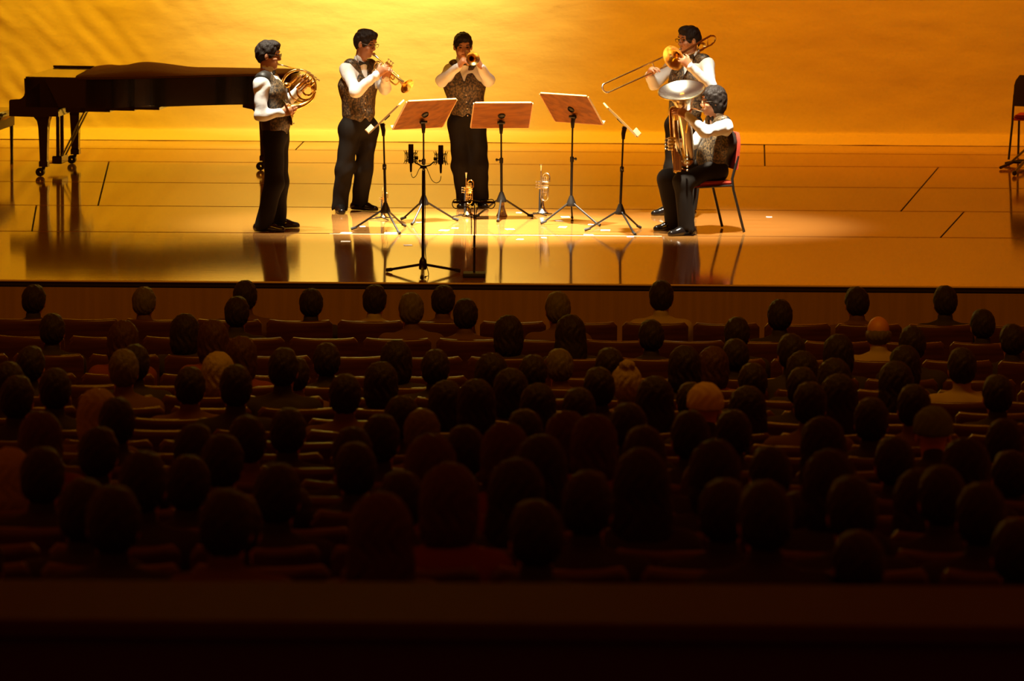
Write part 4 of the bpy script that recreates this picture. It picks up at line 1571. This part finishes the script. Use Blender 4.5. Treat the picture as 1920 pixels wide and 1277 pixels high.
def listener_proto(key, style, hairmat, topmat, wide=1.0, ears=True, hair=True):
    r = thing('person', 'listener', 'person')
    H = np.array([0, .20, 1.10])
    R = frame((0, 1), .08)
    nk = np.array([0, .165, .965])
    pl, chs = np.array([0, .17, .55]), np.array([0, .13, .82])
    S = SDF()
    add_head(S, H, R, 1.04, ears)
    S.cone(nk - UP * .03, H - UP * .05 - R[0] * .015, .056, .052, .03)
    S.cone(pl, chs, .09, .09, .05, side=(1, 0, 0), q=.7)
    S.cone(chs, nk - UP * .03, .09, .05, .05, side=(1, 0, 0), q=.7)
    T = SDF()
    T.cone(pl - UP * .02, chs, .115 * wide, .118 * wide, .05, side=(1, 0, 0), q=.66)
    T.cone(chs, nk - UP * .03, .116 * wide, .062, .07, side=(1, 0, 0), q=.60)
    T.cone(nk - UP * .04, nk + UP * .035 - R[0] * .006, .066, .061, .012)
    Q = SDF()
    Q.cone(pl + UP * .03, pl - UP * .02, .11, .115, .05, side=(1, 0, 0), q=.66)
    for s in (-1, 1):
        sh, el, wr = np.array([s * .178 * wide, .14, .885]), np.array([s * .215 * wide, .22, .62]), np.array([s * .10, .44, .585])
        S.cone(sh, el, .038, .034, .03)
        S.cone(el, wr, .034, .026, .02)
        S.cone(chs + UP * .05, sh, .05, .04, .03)
        add_hand(S, wr, [-s * .35, .9, -.1], [0, 0, -1], [-s, 0, 0], .4)
        T.cone(chs + UP * .06, sh, .075, .066, .05)
        T.cone(sh, el, .066, .056, .04)
        T.cone(el, wr - (wr - el) * .1, .056, .040, .03)
        hp_, kn, an = np.array([s * .09, .20, .53]), np.array([s * .12, .58, .50]), np.array([s * .12, .60, .09])
        S.cone(hp_, kn, .06, .045, .03)
        S.cone(kn, an, .045, .034, .03)
        S.cone(an - UP * .03, an + np.array([0, .12, -.055]), .032, .025, .03)
        Q.cone(hp_, kn, .09, .072, .05)
        Q.cone(kn, an + UP * .03, .072, .06, .04)
    sdf_obj('body', S, .011, 'skin', r)
    eyes(r, H, R)
    if hair:
        Sh = SDF()
        add_hair(Sh, H, R, style, 1.09)
        Sh.post = lambda p: .003 * np.sin(120 * p[:, 0] + 3 * np.sin(35 * p[:, 2])) * np.sin(70 * p[:, 1])
        sdf_obj('cap' if style == 'cap' else 'hair', Sh, .007, hairmat, r)
    T.post = wrinkle(.004, hash(len(key)) % 50, 26)
    sdf_obj('top', T, .011, topmat, r)
    sdf_obj('trousers', Q, .012, 'trousers', r)
    for s in (-1, 1):
        Sf = SDF()
        g = np.array([s * .12, .60, 0])
        Sf.cone(g + UP * .035 - np.array([0, .05, 0]), g + np.array([0, .08, .035]), .042, .043, .03)
        Sf.cone(g + np.array([0, .08, .03]), g + np.array([0, .17, .02]), .043, .033, .03)
        Sf.plane((0, 0, .002), -UP, .005)
        sdf_obj('shoe', Sf, .010, 'shoe_black', r)
    LOOKS[key] = [r, False]
    return r


listener_proto('s_dark', 'short', 'hair_black', 'top_dark')
listener_proto('s_brown', 'short', 'hair_black', 'top_brown', 1.06)
listener_proto('s_pale', 'short', 'hair_black', 'top_pale')
listener_proto('grey', 'short', 'hair_grey', 'top_brown', 1.03)
listener_proto('bob', 'bob', 'hair_black', 'top_dark', .95)
listener_proto('bobr', 'bob', 'hair_brown', 'top_red', .95)
listener_proto('long', 'long', 'hair_black', 'top_dark', .93)
listener_proto('longr', 'long', 'hair_brown', 'top_brown', .93)
listener_proto('bun', 'bun', 'hair_pale', 'top_brown', .95)
listener_proto('bald', 'fringe', 'hair_grey', 'top_pale', 1.05)
listener_proto('pale', 'bob', 'hair_pale', 'top_brown', .97)
listener_proto('cap', 'cap', 'white_cap', 'top_dark')
listener_proto('gcap', 'cap', 'flare_green_cap', 'top_dark')
DESC = {'s_dark': 'short dark-haired listener in a dark top', 's_brown': 'broad short-haired listener in a brown top',
        's_pale': 'short dark-haired listener in a pale shirt', 'grey': 'grey-haired listener in a brown top',
        'bob': 'listener with a black bob and dark top', 'bobr': 'listener with a brown bob and red top',
        'long': 'listener with long black hair', 'longr': 'listener with long brown hair', 'bun': 'listener with pale hair pinned up in a bun',
        'bald': 'bald-crowned listener in a pale shirt', 'pale': 'listener with pale curly hair', 'cap': 'listener in a pale round cap',
        'gcap': 'listener in a cap with painted green flare tint'}

# photo positions of the heads: x of the head, y of its top, look
HEADS = [
    (55, 536, 's_dark'), (254, 540, 'grey'), (422, 558, 's_dark'), (467, 528, 's_brown'), (582, 543, 's_dark'), (697, 536, 's_pale'), (826, 537, 's_brown'),
    (1050, 549, 'grey'), (1240, 528, 's_pale'), (1495, 564, 's_dark'), (1616, 540, 's_brown'), (1778, 538, 's_dark'),
    (773, 551, 'grey'), (872, 562, 's_brown'), (93, 590, 's_dark'), (222, 606, 'bobr'), (333, 593, 'bob'), (403, 604, 'bobr'), (954, 596, 'bob'),
    (1073, 595, 'long'), (1225, 602, 's_dark'), (1381, 597, 's_dark'), (1655, 591, 'bald'), (1850, 582, 's_dark'), (1715, 608, 's_dark'),
    (45, 652, 's_dark'), (268, 649, 's_dark'), (448, 636, 'bobr'), (612, 646, 's_dark'), (745, 643, 'bob'), (1385, 638, 's_dark'), (1493, 629, 's_dark'),
    (1582, 632, 'bob'), (1895, 610, 's_dark'), (1340, 655, 'bobr'), (1150, 655, 's_dark'),
    (230, 658, 'grey'), (400, 665, 'pale'), (495, 653, 's_dark'), (548, 673, 's_brown'), (1055, 657, 'grey'), (808, 658, 's_dark'), (1275, 654, 'bob'), (998, 668, 's_dark'),
    (1703, 653, 'bob'), (1810, 655, 's_pale'), (1440, 684, 's_dark'), (1510, 664, 'bob'), (925, 668, 'bob'),
    (38, 682, 's_dark'), (355, 691, 's_brown'), (717, 684, 'bob'), (430, 685, 's_dark'), (1115, 692, 's_dark'), (1177, 687, 'bun'), (1505, 692, 's_dark'),
    (1690, 683, 'long'), (1575, 678, 'bob'),
    (100, 694, 's_dark'), (645, 705, 's_brown'), (955, 697, 'bob'), (1235, 712, 'long'), (1595, 708, 'long'), (1880, 706, 's_dark'), (20, 708, 's_dark'),
    (170, 735, 'pale'), (840, 720, 'bob'), (893, 718, 'bob'), (1005, 725, 'bob'), (1330, 723, 'cap'), (1410, 730, 'long'), (1520, 720, 's_brown'), (1725, 725, 's_brown'), (1090, 731, 's_dark'),
    (218, 750, 's_dark'), (745, 746, 's_dark'), (1275, 720, 's_dark'), (1635, 750, 's_dark'),
    (95, 780, 'bobr'), (787, 772, 'grey'), (990, 772, 's_dark'), (1188, 760, 's_dark'), (1380, 773, 's_dark'), (465, 785, 's_brown'), (532, 770, 's_dark'), (1058, 779, 'bobr'),
    (1760, 768, 'gcap'), (1855, 790, 's_dark'), (735, 782, 's_dark'), (1130, 786, 'bobr'), (1300, 775, 's_dark'),
    (170, 806, 's_dark'), (350, 800, 's_dark'), (877, 803, 's_dark'), (945, 793, 'bobr'), (1230, 805, 's_dark'), (1580, 790, 'long'), (655, 806, 's_dark'),
    (805, 815, 'bobr'), (410, 820, 's_brown'), (1018, 815, 'bob'), (1110, 822, 'bobr'), (1670, 824, 's_dark'), (1815, 830, 'bob'), (70, 845, 's_dark'),
    (670, 835, 's_dark'), (258, 852, 's_dark'), (1370, 835, 'bob'), (1465, 842, 's_dark'), (1560, 852, 'bob'), (2, 848, 'pale'), (1210, 848, 'long'), (345, 860, 's_dark'),
    (750, 890, 's_dark'), (845, 880, 'bobr'), (512, 876, 's_dark'), (970, 870, 'long'), (1095, 890, 's_dark'), (1780, 880, 's_dark'),
    (120, 905, 's_dark'), (1355, 905, 's_dark'), (1610, 900, 's_dark'), (1712, 888, 'long'), (1900, 850, 's_dark'), (400, 925, 's_brown'), (205, 918, 's_dark'), (1460, 910, 's_dark'),
    (300, 935, 's_dark'), (1845, 912, 's_dark'), (710, 935, 'longr'), (900, 945, 's_dark'), (1005, 950, 's_dark'),
    (565, 980, 'bobr'), (1180, 967, 's_dark'), (1322, 962, 'longr'), (280, 965, 's_dark'), (1895, 980, 's_dark'), (60, 1010, 's_dark'),
    (675, 1022, 's_dark'), (1622, 1003, 's_dark'), (430, 1000, 's_dark'), (960, 1040, 's_brown'), (1060, 1035, 's_dark'),
    (800, 1050, 's_brown'), (1270, 1060, 's_dark'), (1500, 1065, 's_dark'), (1700, 1065, 's_brown'), (90, 1055, 's_dark'), (540, 1070, 's_dark'),
]
HEADTOP = 1.250
SEATOFF = {0: 28, 1: 607, 2: 943, 3: 1543}
left_over = []
people = []
for (px, py, look) in HEADS:
    best = None
    for k, (Y, zf) in enumerate(rows):
        want = P(px, py, Y + .20)[2] - zf - HEADTOP          # how far the head would have to be moved
        x = P(px, py, Y)[0]
        cost = abs(want + .01) / .06
        if want > .09 or want < -.22:
            continue
        for (k2, x2) in [(q[0], q[1]) for q in people]:
            if k2 == k and abs(x2 - x) < .45:
                cost += 6 * (.45 - abs(x2 - x)) / .1
        if best is None or cost < best[0]:
            best = (cost, k, x, want)
    if best is None:
        left_over.append((px, py, look))
        continue
    _, k, x, want = best
    people.append([k, x, max(-.16, min(.06, want)), look, (px, py)])

# seat grids per row, fitted to known seat edges or to the people sitting in them
seat_x = {}
for k, (Y, zf) in enumerate(rows):
    if k in SEATOFF:
        x0 = P(SEATOFF[k], ROWY[k], Y)[0]
    else:
        xs_ = np.array([p[1] for p in people if p[0] == k])
        cand = np.linspace(0, PITCHX, 28)
        if len(xs_):
            er = [np.abs((xs_ - c + PITCHX / 2) % PITCHX - PITCHX / 2).max() for c in cand]
            x0 = cand[int(np.argmin(er))]
        else:
            x0 = (k % 2) * .27
    hw = (37 - 1.15 * k) / FPX * 960 + .30
    i0, i1 = math.ceil((-hw - x0) / PITCHX), math.floor((hw - x0) / PITCHX)
    seat_x[k] = [x0 + i * PITCHX for i in range(i0, i1 + 1)]

first_seat = True
taken = {}
for p in people:
    k, x = p[0], p[1]
    free = [s for s in seat_x[k] if (k, round(s, 3)) not in taken]
    s = min(free, key=lambda q: abs(q - x)) if free else 99
    if abs(s - x) > .42:
        left_over.append((*p[4], p[3]))
        p[3] = None
        continue
    taken[(k, round(s, 3))] = p[3]
    p[1] = s + max(-.12, min(.12, x - s))
    p[4] = s
# whoever found no seat in the row that fits best takes a free one nearby
for (px, py, look) in left_over:
    best = None
    for k, (Y, zf) in enumerate(rows):
        want = P(px, py, Y + .20)[2] - zf - HEADTOP
        x = P(px, py, Y)[0]
        for s in seat_x[k]:
            if (k, round(s, 3)) not in taken:
                c_ = abs(want + .01) + 1.2 * max(0, abs(s - x) - .1)
                if best is None or c_ < best[0]:
                    best = (c_, k, s, x, want)
    if best and best[0] < .5:
        _, k, s, x, want = best
        taken[(k, round(s, 3))] = look
        people.append([k, s + max(-.12, min(.12, x - s)), max(-.16, min(.06, want)), look, s])


def beside(k, s):
    """what is on the two sides of a seat, when both sides are in view"""
    i = seat_x[k].index(s)
    if i == 0 or i == len(seat_x[k]) - 1:
        return ''
    n = sum((k, round(seat_x[k][j], 3)) in taken for j in (i - 1, i + 1))
    return (', between two empty seats', ', one neighbouring seat empty', ', between two listeners')[n]


for k, (Y, zf) in enumerate(rows):
    for s in seat_x[k]:
        o = seat0 if first_seat else copy_tree(seat0)
        first_seat = False
        o.location = (s, Y, zf)
        lk = taken.get((k, round(s, 3)))
        if lk:
            o['label'] = 'theatre seat under the ' + DESC[lk] + ', ' + ORD[k] + ' row'
        else:
            o['label'] = 'empty dark theatre seat in the ' + ORD[k] + ' row from stage' + beside(k, s)
        o['group'] = o['label']

rr = random.Random(3)
for q in people:
    k, x, dz, look = q[:4]
    if look is None:
        continue
    Y, zf = rows[k]
    root, used = LOOKS[look]
    o = copy_tree(root) if used else root
    LOOKS[look][1] = True
    o.location = (x, Y + .06, zf)
    # shorter or taller people: scale a little, feet stay on the floor
    sc = (HEADTOP + dz) / HEADTOP
    o.scale = (1.0 + (sc - 1) * .3, 1.0 + (sc - 1) * .3, sc)
    o.rotation_euler = (0, 0, rr.uniform(-.10, .10))
    o['label'] = DESC[look] + ', ' + ORD[k] + ' row' + beside(k, q[4])
    o['group'] = o['label']
for key, (r, used) in LOOKS.items():
    if not used:
        for c_ in list(r.children):
            bpy.data.objects.remove(c_)
        bpy.data.objects.remove(r)

# --- parapet in front of the rear seats: wide ledge catching a little stage light
dP = 14.2
e_far, e_near = P(960, 1092, CAM[1] + dP), None
zt = e_far[2]
d = ray(960, 1168)
near_y = (CAM + d * (zt - CAM[2]) / d[2])[1]
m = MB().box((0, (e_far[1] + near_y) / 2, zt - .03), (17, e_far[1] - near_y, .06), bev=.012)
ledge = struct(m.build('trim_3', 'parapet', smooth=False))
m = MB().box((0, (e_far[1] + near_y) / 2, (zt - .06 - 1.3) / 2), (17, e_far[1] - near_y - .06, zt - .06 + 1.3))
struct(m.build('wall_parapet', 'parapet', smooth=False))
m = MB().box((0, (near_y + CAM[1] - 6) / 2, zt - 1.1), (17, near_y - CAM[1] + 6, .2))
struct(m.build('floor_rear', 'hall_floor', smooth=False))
